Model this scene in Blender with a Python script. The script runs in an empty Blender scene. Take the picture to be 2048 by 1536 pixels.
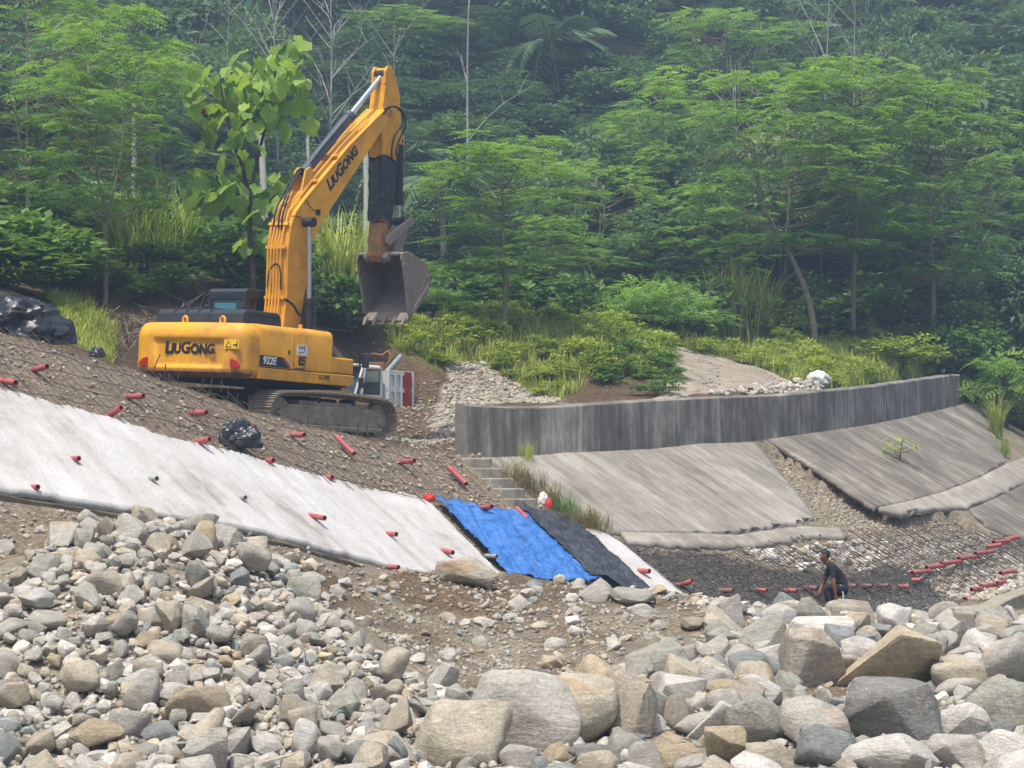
import bpy, bmesh, math, random
import numpy as np
from mathutils import Vector, Matrix

# ---------------------------------------------------------------- camera, sky, sun, exposure
SC = bpy.context.scene
COL = SC.collection
FPX, HOR, EYE = 4400.0, 940.0, 3.0            # focal length in photo pixels, horizon row, eye height
PITCH = math.atan((HOR - 768.0) / FPX)
cam_d = bpy.data.cameras.new('camera')
cam_d.sensor_width = 36.0
cam_d.lens = 36.0 * FPX / 2048.0
cam_d.clip_start, cam_d.clip_end = 0.5, 2000.0
cam = bpy.data.objects.new('camera', cam_d)
COL.objects.link(cam)
cam.location = (0, 0, EYE)
cam.rotation_euler = (math.pi / 2 + PITCH, 0, 0)
SC.camera = cam
HAZE = 0.0018
SUN_DIR = Vector((-0.16, -0.33, 0.93)).normalized()      # towards the sun
w = bpy.data.worlds.new('World'); SC.world = w; w.use_nodes = True
nt = w.node_tree; nt.nodes.clear()
sky = nt.nodes.new('ShaderNodeTexSky'); sky.sky_type = 'NISHITA'; sky.sun_disc = False
sky.sun_elevation = math.asin(SUN_DIR.z)
sky.sun_rotation = math.atan2(SUN_DIR.x, SUN_DIR.y)
sky.air_density = 1.0; sky.dust_density = 4.0; sky.ozone_density = 1.0
bg = nt.nodes.new('ShaderNodeBackground'); bg.inputs[1].default_value = 0.15
wo = nt.nodes.new('ShaderNodeOutputWorld')
nt.links.new(sky.outputs[0], bg.inputs[0]); nt.links.new(bg.outputs[0], wo.inputs[0])
sd = bpy.data.lights.new('sun', 'SUN'); sd.energy = 2.9; sd.angle = math.radians(1.2); sd.color = (1.0, 0.95, 0.86)
so = bpy.data.objects.new('sun', sd); COL.objects.link(so)
so.rotation_euler = SUN_DIR.to_track_quat('Z', 'Y').to_euler(); so.location = (0, 0, 90)
SC.view_settings.view_transform = 'Standard'
SC.view_settings.look = 'None'
SC.view_settings.exposure = 0.62
SC.view_settings.gamma = 1.0
SC.render.engine = 'CYCLES'
SC.cycles.use_denoising = True
SC.cycles.use_adaptive_sampling = True; SC.cycles.adaptive_threshold = 0.025; SC.cycles.adaptive_min_samples = 16
SC.cycles.max_bounces = 7; SC.cycles.diffuse_bounces = 3; SC.cycles.glossy_bounces = 2
SC.cycles.transmission_bounces = 4; SC.cycles.transparent_max_bounces = 6; SC.cycles.volume_bounces = 0
SC.cycles.caustics_reflective = False; SC.cycles.caustics_refractive = False

# ---------------------------------------------------------------- small maths
rng = np.random.default_rng(7)
random.seed(7)
CP, SP = math.cos(PITCH), math.sin(PITCH)
def P(px, py, Y):
    """the point at depth Y (metres from the camera) on the sight line of photo pixel (px, py)"""
    u = (px - 1024.0) / FPX; v = (768.0 - py) / FPX
    f = CP - v * SP; t = Y / f
    return np.array([u * t, Y, EYE + (SP + v * CP) * t])
def proj(p):
    p = np.asarray(p, float); dx, dy, dz = p[..., 0], p[..., 1], p[..., 2] - EYE
    f = dy * CP + dz * SP; up = -dy * SP + dz * CP
    return 1024 + FPX * dx / f, 768 - FPX * up / f
def sstep(a, b, x):
    t = np.clip((x - a) / (b - a), 0, 1); return t * t * (3 - 2 * t)
_perm = np.random.default_rng(3).random(4096)
def vnoise(x, y, z=0.0):
    x = np.asarray(x, float); y = np.asarray(y, float); z = np.zeros_like(x) + z
    xi, yi, zi = np.floor(x).astype(np.int64), np.floor(y).astype(np.int64), np.floor(z).astype(np.int64)
    fx, fy, fz = x - xi, y - yi, z - zi
    fx, fy, fz = [f * f * (3 - 2 * f) for f in (fx, fy, fz)]
    def h(a, b, c): return _perm[(a * 374761393 + b * 668265263 + c * 2147483647 + (a * b) * 1274126177) % 4096]
    r = 0
    for i in (0, 1):
        for j in (0, 1):
            for k in (0, 1):
                r = r + h(xi + i, yi + j, zi + k) * (fx if i else 1 - fx) * (fy if j else 1 - fy) * (fz if k else 1 - fz)
    return r
def fbm(x, y, z=0.0, o=4):
    s, a, t = 0, 1.0, 0
    for i in range(o):
        s = s + a * (vnoise(np.asarray(x) * 2 ** i + 17.3 * i, np.asarray(y) * 2 ** i + 5.1 * i, np.asarray(z) * 2 ** i) - .5); t += a; a *= .5
    return s / t
def srgb(r, g, b):
    def f(c):
        c /= 255.0
        return c / 12.92 if c <= .04045 else ((c + .055) / 1.055) ** 2.4
    return (f(r), f(g), f(b))

# ---------------------------------------------------------------- object helpers
def tag(o, label=None, cat=None, group=None, kind=None):
    if label: o['label'] = label
    if cat: o['category'] = cat
    if group: o['group'] = group
    if kind: o['kind'] = kind
    return o
def empty(name, loc=(0, 0, 0)):
    o = bpy.data.objects.new(name, None); COL.objects.link(o); o.location = loc
    o.empty_display_size = .2
    return o
def link(name, me, parent=None, mat=None):
    if mat is not None and len(me.materials) == 0: me.materials.append(mat)
    o = bpy.data.objects.new(name, me); COL.objects.link(o)
    if parent is not None: o.parent = parent
    return o
def npmesh(name, V, F, mat=None, smooth=True, col=None):
    """V (n,3), F (m,k) all faces with k corners; col (n,3) optional point colour 'tint'"""
    V = np.ascontiguousarray(V, np.float32); F = np.ascontiguousarray(F, np.int32)
    me = bpy.data.meshes.new(name); m, k = F.shape
    me.vertices.add(len(V)); me.vertices.foreach_set('co', V.ravel())
    me.loops.add(m * k); me.loops.foreach_set('vertex_index', F.ravel())
    me.polygons.add(m); me.polygons.foreach_set('loop_start', np.arange(0, m * k, k, dtype=np.int32))
    if smooth: me.polygons.foreach_set('use_smooth', np.ones(m, bool))
    if col is not None:
        a = me.attributes.new('tint', 'FLOAT_COLOR', 'POINT')
        c = np.ones((len(V), 4), np.float32); c[:, :3] = col
        a.data.foreach_set('color', c.ravel())
    me.update(calc_edges=True)
    if mat is not None: me.materials.append(mat)
    return me
class MB:
    """collects shapes into one mesh"""
    def __init__(s): s.V, s.F = [], []
    def add(s, V, F):
        n = len(s.V); s.V += [tuple(map(float, v)) for v in V]; s.F += [tuple(int(i) + n for i in f) for f in F]; return s
    def box(s, c, d, rot=None):
        hx, hy, hz = d[0] / 2, d[1] / 2, d[2] / 2
        V = [Vector((x, y, z)) for x in (-hx, hx) for y in (-hy, hy) for z in (-hz, hz)]
        if rot is not None: V = [rot @ v for v in V]
        V = [v + Vector(c) for v in V]
        return s.add(V, [(0, 1, 3, 2), (4, 6, 7, 5), (0, 4, 5, 1), (2, 3, 7, 6), (0, 2, 6, 4), (1, 5, 7, 3)])
    def prism(s, prof, y0, y1, axis='y'):
        n = len(prof)
        def mk(p, t):
            return (p[0], t, p[1]) if axis == 'y' else ((t, p[0], p[1]) if axis == 'x' else (p[0], p[1], t))
        V = [mk(p, y0) for p in prof] + [mk(p, y1) for p in prof]
        F = [tuple(range(n)), tuple(range(2 * n - 1, n - 1, -1))] + [(i, i + n, (i + 1) % n + n, (i + 1) % n) for i in range(n)]
        return s.add(V, F)
    def tube(s, pts, r, n=8, cap=True):
        pts = [Vector(p) for p in pts]; rs = r if hasattr(r, '__len__') else [r] * len(pts)
        up = Vector((0, 0, 1)); V = []; prev = None
        for i, p in enumerate(pts):
            d = (pts[min(i + 1, len(pts) - 1)] - pts[max(i - 1, 0)])
            if d.length < 1e-9: d = Vector((0, 0, 1))
            d.normalize()
            if prev is None:
                a = d.cross(up)
                if a.length < .05: a = d.cross(Vector((1, 0, 0)))
            else: a = prev - d * prev.dot(d)
            a.normalize(); prev = a; b = d.cross(a)
            V += [p + (a * math.cos(2 * math.pi * k / n) + b * math.sin(2 * math.pi * k / n)) * rs[i] for k in range(n)]
        F = [(i * n + k, i * n + (k + 1) % n, (i + 1) * n + (k + 1) % n, (i + 1) * n + k) for i in range(len(pts) - 1) for k in range(n)]
        if cap: F += [tuple(range(n - 1, -1, -1)), tuple((len(pts) - 1) * n + k for k in range(n))]
        return s.add(V, F)
    def cyl(s, a, b, r, n=16, r2=None): return s.tube([a, b], [r, r if r2 is None else r2], n)
    def build(s, name, mat, parent=None, smooth=False, bevel=0.0, seg=2, ang=35):
        me = bpy.data.meshes.new(name); me.from_pydata(s.V, [], s.F)
        bm = bmesh.new(); bm.from_mesh(me); bmesh.ops.recalc_face_normals(bm, faces=bm.faces)
        if smooth:
            for f in bm.faces: f.smooth = True
            for e in bm.edges:
                if len(e.link_faces) == 2 and e.calc_face_angle(0) > math.radians(ang): e.smooth = False
        bm.to_mesh(me); bm.free()
        me.materials.append(mat); o = link(name, me, parent)
        if bevel:
            m = o.modifiers.new('edge', 'BEVEL'); m.width = bevel; m.segments = seg; m.limit_method = 'ANGLE'; m.angle_limit = math.radians(40)
            m.harden_normals = False
        return o

# ---------------------------------------------------------------- materials
def mk(name):
    m = bpy.data.materials.new(name); m.use_nodes = True; n = m.node_tree; n.nodes.clear()
    out = n.nodes.new('ShaderNodeOutputMaterial'); b = n.nodes.new('ShaderNodeBsdfPrincipled')
    n.links.new(b.outputs[0], out.inputs[0])
    return m, n, b, out
def N(n, typ, **kw):
    x = n.nodes.new(typ)
    for k, v in kw.items():
        if k.startswith('i_'): x.inputs[k[2:].replace('_', ' ')].default_value = v
        else: setattr(x, k, v)
    return x
def noise(n, vec, scale, detail=5, rough=.6, dist=0.0):
    x = N(n, 'ShaderNodeTexNoise'); x.inputs['Scale'].default_value = scale; x.inputs['Detail'].default_value = detail
    x.inputs['Roughness'].default_value = rough; x.inputs['Distortion'].default_value = dist
    if vec is not None: n.links.new(vec, x.inputs['Vector'])
    return x.outputs['Fac']
def ramp(n, fac, stops):
    r = N(n, 'ShaderNodeValToRGB'); e = r.color_ramp.elements
    while len(e) < len(stops): e.new(.5)
    for el, (p, c) in zip(e, stops):
        el.position = p; el.color = (*c, 1) if hasattr(c, '__len__') else (c, c, c, 1)
    n.links.new(fac, r.inputs[0]); return r.outputs[0]
def mix(n, fac, a, b, mode='MIX'):
    x = N(n, 'ShaderNodeMix', data_type='RGBA', blend_type=mode)
    for s, v in ((x.inputs[0], fac), (x.inputs[6], a), (x.inputs[7], b)):
        if hasattr(v, 'is_linked') or hasattr(v, 'links'): n.links.new(v, s)
        elif hasattr(v, '__len__'): s.default_value = (*v, 1) if len(v) == 3 else v
        else: s.default_value = v
    return x.outputs[2]
def mathn(n, op, a, b=None):
    x = N(n, 'ShaderNodeMath', operation=op)
    for s, v in zip(x.inputs, (a, b)):
        if v is None: continue
        if hasattr(v, 'links'): n.links.new(v, s)
        else: s.default_value = v
    return x.outputs[0]
def bump(n, h, strength, dist, b):
    x = N(n, 'ShaderNodeBump'); x.inputs['Strength'].default_value = strength; x.inputs['Distance'].default_value = dist
    n.links.new(h, x.inputs['Height']); n.links.new(x.outputs[0], b.inputs['Normal']); return x
def coord(n, scale=None, kind='Object', rot=None):
    t = N(n, 'ShaderNodeTexCoord'); v = t.outputs[kind]
    if scale is not None or rot is not None:
        m = N(n, 'ShaderNodeMapping')
        if scale is not None: m.inputs['Scale'].default_value = scale
        if rot is not None: m.inputs['Rotation'].default_value = rot
        n.links.new(v, m.inputs[0]); v = m.outputs[0]
    return v
def pmat(name, col, rough=.6, var=.18, scale=3.0, bmp=.0, bscale=40., metal=0.0, dirt=None, dirt_amt=.5, spec=.5, dscale=2.2):
    """plain procedural paint / plastic / metal with mottling, an optional dirt layer and fine relief"""
    m, n, b, out = mk(name); v = coord(n)
    f = noise(n, v, scale, 6, .65)
    lo = tuple(c * (1 - var) for c in col); hi = tuple(min(1, c * (1 + var)) for c in col)
    c = ramp(n, f, [(.3, lo), (.7, hi)])
    if dirt is not None:
        d = noise(n, v, dscale, 8, .72)
        c = mix(n, ramp(n, d, [(.62 - .3 * dirt_amt, 0.0), (.78 - .15 * dirt_amt, dirt_amt)]), c, dirt)
        r = ramp(n, d, [(.4, rough), (.7, min(1, rough + .3))]); n.links.new(r, b.inputs['Roughness'])
    else: b.inputs['Roughness'].default_value = rough
    n.links.new(c, b.inputs['Base Color']); b.inputs['Metallic'].default_value = metal
    b.inputs['Specular IOR Level'].default_value = spec
    if bmp: bump(n, noise(n, v, bscale, 4, .6), bmp, .02, b)
    return m

# ---------------------------------------------------------------- the embankment: crest line, slope, terrain
CREST_PX = [(0, 660, 38.7), (130, 692, 39.7), (260, 732, 40.7), (392, 783, 41.8), (524, 827, 42.8), (626, 856, 43.7), (787, 889, 44.9), (940, 911, 46.0),
            (1068, 911, 47.4), (1320, 896, 51.6), (1573, 871, 58.3), (1741, 847, 65.0), (1909, 808, 78.0)]
_c = [P(*q) for q in CREST_PX]
_c = [np.array([-31., 20.5, 9.0]), np.array([-24., 26.0, 8.2]), np.array([-15., 33.5, 6.7])] + _c + [np.array([19.5, 91., 6.1]), np.array([27., 104., 6.6]), np.array([50., 116., 7.0]), np.array([140., 125., 8.0]), np.array([280., 130., 8.0])]
_c = np.array(_c)
def resample(pts, step):
    out = []
    p = np.vstack([2 * pts[0] - pts[1], pts, 2 * pts[-1] - pts[-2]])
    for i in range(1, len(p) - 2):
        m = max(2, int(np.linalg.norm(p[i + 1] - p[i]) / step))
        for k in range(m):
            t = k / m; a, b, c, d = p[i - 1:i + 3]
            out.append(.5 * ((2 * b) + (-a + c) * t + (2 * a - 5 * b + 4 * c - d) * t * t + (-a + 3 * b - 3 * c + d) * t ** 3))
    out.append(pts[-1]); return np.array(out)
CR = resample(_c, .25)
for _ in range(60): CR[1:-1] = .25 * CR[:-2] + .5 * CR[1:-1] + .25 * CR[2:]
_d = np.gradient(CR[:, :2], axis=0); _d /= np.linalg.norm(_d, axis=1)[:, None]
CR_T = _d; CR_R = np.stack([_d[:, 1], -_d[:, 0]], 1)          # river side normal
CR_S = np.concatenate([[0], np.cumsum(np.linalg.norm(np.diff(CR[:, :2], axis=0), axis=1))])
_i0 = np.argmin(np.hypot(*(CR[:, :2] - P(940, 911, 46.)[:2]).T)); CR_S -= CR_S[_i0]   # s = 0 where the wall begins
DROP = 0.58
def sw(x, y):
    x = np.atleast_1d(np.asarray(x, float)).ravel(); y = np.atleast_1d(np.asarray(y, float)).ravel()
    S = np.empty_like(x); W = np.empty_like(x); Z = np.empty_like(x)
    for a in range(0, len(x), 20000):
        q = np.stack([x[a:a + 20000], y[a:a + 20000]], 1)
        d = (q[:, None, 0] - CR[None, ::2, 0]) ** 2 + (q[:, None, 1] - CR[None, ::2, 1]) ** 2
        i = np.argmin(d, 1) * 2
        e = q - CR[i, :2]; t = np.einsum('ij,ij->i', e, CR_T[i])
        S[a:a + 20000] = CR_S[i] + t; W[a:a + 20000] = np.einsum('ij,ij->i', e, CR_R[i])
        Z[a:a + 20000] = np.interp(CR_S[i] + t, CR_S, CR[:, 2])
    return S, W, Z
def SW(s, w_, h=0.0):
    """3-D point on the slope plane at s metres along the crest, w metres down it (horizontally), h above"""
    c = np.array([np.interp(s, CR_S, CR[:, k]) for k in range(3)]); r = np.array([np.interp(s, CR_S, CR_R[:, k]) for k in range(2)])
    return np.array([c[0] + r[0] * w_, c[1] + r[1] * w_, c[2] - DROP * w_ + h])
def slope_z(x, y):
    S, W, Z = sw(x, y); return Z - DROP * W
def on_slope(px, py, h=0.0):
    """where the sight line of a photo pixel meets the slope plane"""
    Y = np.arange(26., 95., .12); q = np.array([P(px, py, yy) for yy in (26., 95.)])
    t = (Y - 26.) / 69.; X = q[0, 0] + t * (q[1, 0] - q[0, 0]); Zr = q[0, 2] + t * (q[1, 2] - q[0, 2])
    S, W, Z = sw(X, Y); g = Zr - (Z - DROP * W + h); g[W < -1.5] = -1
    i = np.argmax(g < 0); i = max(i, 1)
    f = g[i - 1] / (g[i - 1] - g[i] + 1e-9)
    return np.array([X[i - 1] + f * .12 * (X[i] - X[i - 1]) / .12, Y[i - 1] + f * .12, Zr[i - 1] + f * (Zr[i] - Zr[i - 1])])

class TPS:
    def __init__(s, pts, lam=.02):
        p = np.array(pts, float); s.p = p[:, :2]; n = len(p)
        K = s.k(s.p, s.p) + lam * np.eye(n); Q = np.hstack([np.ones((n, 1)), s.p])
        A = np.block([[K, Q], [Q.T, np.zeros((3, 3))]]); s.c = np.linalg.solve(A, np.concatenate([p[:, 2], np.zeros(3)]))
    def k(s, a, b):
        r2 = ((a[:, None, :] - b[None, :, :]) ** 2).sum(2) + 1e-9; return .5 * r2 * np.log(r2) * .01
    def __call__(s, x, y):
        o = np.empty(len(x))
        for a in range(0, len(x), 20000):
            q = np.stack([x[a:a + 20000], y[a:a + 20000]], 1)
            o[a:a + 20000] = s.k(q, s.p) @ s.c[:-3] + s.c[-3] + q @ s.c[-2:]
        return o
BENCH = [P(*q) for q in [
    (870, 880, 49), (850, 790, 56), (830, 705, 60.5), (1000, 826, 54), (920, 728, 62), (1100, 802, 56.5), (1000, 682, 63.5), (1150, 662, 66), (1300, 692, 68),
    (1150, 806, 57), (1290, 800, 58), (1335, 745, 62), (1400, 794, 59), (1560, 788, 63), (1350, 702, 72), (1450, 716, 72), (1600, 764, 68), (1340, 682, 79),
    (1700, 742, 74), (1640, 692, 80), (1850, 744, 81), (1900, 696, 86), (2040, 760, 96), (430, 640, 55), (300, 720, 50), (210, 615, 55), (100, 612, 49.5), (185, 700, 44.5),
    (0, 610, 46), (500, 590, 57), (640, 655, 58.5), (720, 668, 61), (760, 655, 64), (1000, 650, 75), (1200, 650, 78), (800, 640, 72), (300, 560, 64), (-200, 600, 44)]]
BENCH += [np.array(q) for q in [(-5.2, 48.2, 3.74), (-6.5, 46.5, 3.85), (-3.6, 50.2, 3.68), (-3.0, 53.5, 3.45), (-3.5, 58.5, 3.45), (-2.2, 47.6, 3.55), (-7.2, 49.5, 4.0), (-5.0, 52.5, 4.0),
    (-25, 45, 8.5), (-30, 60, 12), (-22, 62, 10.5), (-12, 70, 9.5), (-15, 85, 12), (-5, 90, 9.8), (5, 92, 9.2), (15, 95, 9.2), (25, 100, 9.0), (35, 100, 9.5), (30, 90, 7.0),
    (-25, 110, 22), (0, 112, 18.5), (25, 115, 16.5), (45, 115, 17), (-35, 140, 40), (0, 140, 33), (45, 140, 31), (-40, 170, 56), (0, 170, 49), (50, 170, 47), (0, 200, 62), (-45, 200, 64), (55, 200, 62)]]
_bench = TPS(BENCH)
BED = [P(*q) for q in [
    (0, 1066, 31.9), (0, 1074, 32.4), (150, 1074, 33.0), (290, 1082, 33.9), (420, 1052, 35), (560, 1080, 36.6), (640, 1092, 37.7), (870, 1150, 39.2), (1010, 1160, 39.6), (1180, 1172, 40.2), (1300, 1184, 40.6), (1400, 1198, 41), (1600, 1236, 41.6),
    (1760, 1250, 42.4), (1900, 1256, 43.6), (2048, 1240, 46), (900, 1300, 34), (700, 1250, 33.5), (1200, 1300, 34), (1000, 1536, 24), (1800, 1400, 29), (2048, 1310, 34), (1500, 1310, 34),
    (280, 1075, 31), (100, 1160, 29), (560, 1120, 32.2), (430, 1080, 32.5), (650, 1230, 31), (800, 1370, 29), (300, 1300, 27), (300, 1450, 24.5), (0, 1300, 27), (0, 1480, 24.5), (650, 1500, 24), (900, 1400, 28),
    (0, 1130, 30.5), (-150, 1200, 29), (1500, 1450, 26), (1900, 1500, 25)]]
BED += [np.array(q) for q in [(-6, 17, -.4), (0, 17, -.5), (7, 17, -.5), (-12, 24, .3), (12, 24, -.3), (14, 36, -.1), (14, 45, -.1), (11, 50, 0.05), (20, 60, .2), (24, 75, .6), (30, 95, 1.2), (8, 44, -.3), (6, 42.5, -.25), (-12, 30, 1.0), (0, 5, -.8), (-20, 10, 0), (20, 10, -.8), (20, 30, -.4), (30, 60, 0)]]
_bed = TPS(BED)
def inpoly(px, py, poly):
    poly = np.array(poly, float); r = np.zeros(len(px), bool); j = len(poly) - 1
    for i in range(len(poly)):
        a, b = poly[i], poly[j]
        c = ((a[1] > py) != (b[1] > py)) & (px < (b[0] - a[0]) * (py - a[1]) / (b[1] - a[1] + 1e-12) + a[0]); r ^= c; j = i
    return r
GAP = [on_slope(*q)[:2] for q in [(1514, 890), (1545, 941), (1584, 986), (1636, 1040), (1700, 1070), (1960, 1060), (1925, 1025), (1880, 1020), (1752, 1012), (1680, 970), (1620, 935), (1545, 888)]]
def terrain(x, y):
    S, W, Z = sw(x, y)
    slope = Z - DROP * W
    bx, by = np.clip(x, -42, 55), np.clip(y, 20, 198)
    ben = np.clip(_bench(bx, by), -2, 66)
    t = sstep(0.15, 2.2, -W)
    behind = Z * (1 - t) + ben * t
    emb = np.where(W > 0, slope, behind)
    emb = emb - .32 * inpoly(x, y, GAP)
    bed = np.clip(_bed(np.clip(x, -20, 30), np.clip(y, 4, 95)), -1.2, 4)
    nz = fbm(x * .9, y * .9, 0, 4)
    bed = bed + .30 * nz * sstep(20, 26, y) + .05 * fbm(x * 5, y * 5, 3, 3)
    rough = np.where(W > 0, .05, .16 + .25 * sstep(70, 95, y))
    emb = emb + rough * fbm(x * 1.6, y * 1.6, 9, 4) * 1.3 - np.where(W > 0, .06, 0)
    z = np.maximum(bed, emb)
    far = sstep(60, 140, np.hypot(x, y - 60) * (W > 3))
    return z * (1 - far) + (-.3) * far
def axis_steps(parts):
    o = [parts[0][0]]
    for a, b, st in parts:
        n = max(1, int(round((b - a) / st))); o += list(a + (b - a) * np.arange(1, n + 1) / n)
    return np.array(o)
GX = axis_steps([(-260, -60, 20), (-60, -30, 3), (-30, -14, .8), (-14, 14, .16), (14, 24, .35), (24, 60, 2), (60, 260, 20)])
GY = axis_steps([(-60, 0, 12), (0, 20, 1.5), (20, 62, .17), (62, 96, .4), (96, 200, 2.5), (200, 260, 15)])
_gx, _gy = np.meshgrid(GX, GY)
GZ = terrain(_gx.ravel(), _gy.ravel()).reshape(_gx.shape)
def Tz(x, y):
    x = np.asarray(x, float); y = np.asarray(y, float)
    i = np.clip(np.searchsorted(GX, x) - 1, 0, len(GX) - 2); j = np.clip(np.searchsorted(GY, y) - 1, 0, len(GY) - 2)
    fx = (x - GX[i]) / (GX[i + 1] - GX[i]); fy = (y - GY[j]) / (GY[j + 1] - GY[j])
    return GZ[j, i] * (1 - fx) * (1 - fy) + GZ[j, i + 1] * fx * (1 - fy) + GZ[j + 1, i] * (1 - fx) * fy + GZ[j + 1, i + 1] * fx * fy
def hit(px, py, y0=18., y1=190.):
    """where the sight line of a photo pixel meets the ground"""
    a, b = P(px, py, y0), P(px, py, y1); Y = np.arange(y0, y1, .08); t = (Y - y0) / (y1 - y0)
    X = a[0] + t * (b[0] - a[0]); Z = a[2] + t * (b[2] - a[2]); g = Z - Tz(X, Y)
    k = np.argmax(g < 0)
    if g[k] >= 0: k = len(Y) - 1
    return np.array([X[k], Y[k], Tz(X[k], Y[k])])

# ================================================================ SETTING: ground, road
def hp(pts, y0=18.): return np.array([hit(a, b, y0)[:2] for a, b in pts])
GRAVEL_SLOPE = hp([(905, 725), (960, 722), (1040, 770), (1120, 800), (1110, 808), (945, 812), (905, 870), (880, 880), (870, 820), (890, 760)], 47)
GRASS_MOUND = hp([(770, 690), (800, 655), (900, 660), (1000, 650), (1330, 675), (1345, 700), (1330, 760), (1180, 755), (1120, 800), (1040, 772), (960, 722), (880, 740)], 47)
CUT = hp([(1120, 800), (1180, 752), (1330, 745), (1345, 795), (1300, 805)], 50)
ROAD_L = [(1300, 803), (1335, 770), (1345, 740), (1335, 715), (1310, 700), (1290, 688)]
ROAD_R = [(1600, 790), (1585, 768), (1540, 745), (1450, 718), (1370, 700), (1350, 680)]
ROAD = hp(ROAD_L + ROAD_R[::-1], 54)
GRASS_R = hp([(1340, 690), (1500, 700), (1900, 690), (2048, 720), (2048, 800), (1960, 750), (1800, 765), (1660, 780), (1600, 765), (1470, 720)], 54)
GRASS_L = hp([(95, 590), (170, 590), (230, 660), (210, 720), (185, 715), (150, 690), (120, 640)], 40)
DARK = np.array([on_slope(*q)[:2] for q in [(1230, 1090), (1400, 1100), (1480, 1112), (1560, 1140), (1700, 1150), (1780, 1120), (1830, 1140), (1905, 1200), (1925, 1240), (1700, 1250), (1360, 1200), (1300, 1130)]])
vx, vy = _gx.ravel(), _gy.ravel()
_S, _W, _Z = sw(vx, vy)
_pn = fbm(vx * .8, vy * .8, 4, 4); _pf = fbm(vx * 3, vy * 3, 8, 4)
_jx, _jy = vx + .9 * _pf, vy + .9 * _pn
col = np.empty((len(vx), 3)); col[:] = srgb(128, 118, 100)
def paint(mask, c, soft=None):
    col[mask] = srgb(*c)
emb_z = np.where(_W > 0, _Z - DROP * _W, 99)
is_slope = (_W > 0) & (GZ.ravel() <= emb_z + .12) & (GZ.ravel() >= emb_z - .6)
mound = (~is_slope) & (_W > 0)
_m = np.clip(.5 + 1.6 * _pn + .8 * sstep(.5, 1.4, GZ.ravel()) * sstep(30, 36, vy), 0, 1)[:, None]
col[mound] = (np.array(srgb(140, 131, 113)) * (1 - _m) + np.array(srgb(104, 88, 68)) * _m)[mound]
paint(inpoly(_jx, _jy, [(-9, 21), (-9, 28), P(100, 1120, 30.8)[:2], P(280, 1045, 32)[:2], P(560, 1090, 33)[:2], P(650, 1200, 31.4)[:2], P(900, 1380, 28.4)[:2], (3, 27), (9, 31), (11, 38), (11, 21)]) & ~is_slope, (142, 134, 118))
paint(is_slope, (130, 117, 99))
paint(is_slope & (_S > 3), (134, 124, 106))
paint(_W <= 0, (96, 80, 62))
paint((_W <= 0) & (_S < -4) & (vy > 46), (70, 58, 46))
paint((_W <= 0) & (vy > 66), (66, 66, 38))
paint(vy > 84, (38, 44, 24))
for poly, c in ((GRASS_MOUND, (96, 94, 48)), (GRASS_R, (84, 92, 44)), (GRASS_L, (80, 92, 44)), (GRAVEL_SLOPE, (156, 147, 134)), (CUT, (92, 76, 58)), (ROAD, (158, 146, 132)), (DARK, (86, 83, 78))):
    paint(inpoly(_jx if poly is not ROAD else vx, _jy if poly is not ROAD else vy, poly), c)
col *= (1 + .5 * _pf)[:, None]
m_ground, n, b, out = mk('soil_gravel')
at_ = N(n, 'ShaderNodeAttribute', attribute_name='tint'); v = coord(n)
f1 = noise(n, v, 2.2, 8, .7); f2 = noise(n, v, 16, 6, .7)
vo = N(n, 'ShaderNodeTexVoronoi', feature='F1'); vo.inputs['Scale'].default_value = 15.0; n.links.new(v, vo.inputs['Vector'])
c = mix(n, 1.0, at_.outputs['Color'], ramp(n, f2, [(.25, .55), (.75, 1.35)]), 'MULTIPLY')
c = mix(n, 1.0, c, ramp(n, f1, [(.25, .75), (.75, 1.2)]), 'MULTIPLY')
bw = N(n, 'ShaderNodeRGBToBW'); n.links.new(vo.outputs['Color'], bw.inputs[0])
c = mix(n, 1.0, c, ramp(n, bw.outputs[0], [(.1, .72), (.9, 1.3)]), 'MULTIPLY')
n.links.new(c, b.inputs['Base Color']); b.inputs['Roughness'].default_value = .95; b.inputs['Specular IOR Level'].default_value = .15
hgt = mathn(n, 'ADD', mathn(n, 'MULTIPLY', vo.outputs['Distance'], -.6), f2)
bump(n, hgt, .8, .05, b)
nj, ni = _gx.shape
idx = np.arange(nj * ni).reshape(nj, ni)
Fq = np.stack([idx[:-1, :-1], idx[:-1, 1:], idx[1:, 1:], idx[1:, :-1]], -1).reshape(-1, 4)
g = link('ground', npmesh('ground', np.stack([vx, vy, GZ.ravel()], 1), Fq, m_ground, True, col))
tag(g, 'stony brown river bank, bed and hillside', kind='structure')

def lerp_line(pts, n):
    p = np.array(pts, float); d = np.concatenate([[0], np.cumsum(np.linalg.norm(np.diff(p, axis=0), axis=1))]); t = np.linspace(0, d[-1], n)
    return np.stack([np.interp(t, d, p[:, k]) for k in range(p.shape[1])], 1)
# gravel road behind the wall
m_road = pmat('road_gravel', srgb(148, 137, 122), .95, .3, 1.6, .9, 26., spec=.1)
La, Lb = lerp_line(hp(ROAD_L, 54), 30), lerp_line(hp(ROAD_R, 54), 30)
V = np.array([La * (1 - t) + Lb * t for t in np.linspace(0, 1, 18)]).reshape(-1, 2)
Vz = Tz(V[:, 0], V[:, 1]) + .03
rut = .05 * np.sin(np.repeat(np.linspace(0, 1, 18), 30) * math.pi * 4)
ix = np.arange(18 * 30).reshape(18, 30)
rd = link('road', npmesh('road', np.column_stack([V, Vz + np.minimum(rut, 0.03)]), np.stack([ix[:-1, :-1], ix[:-1, 1:], ix[1:, 1:], ix[1:, :-1]], -1).reshape(-1, 4), m_road))
tag(rd, 'pale gravel track climbing behind the parapet wall', kind='structure')

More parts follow.
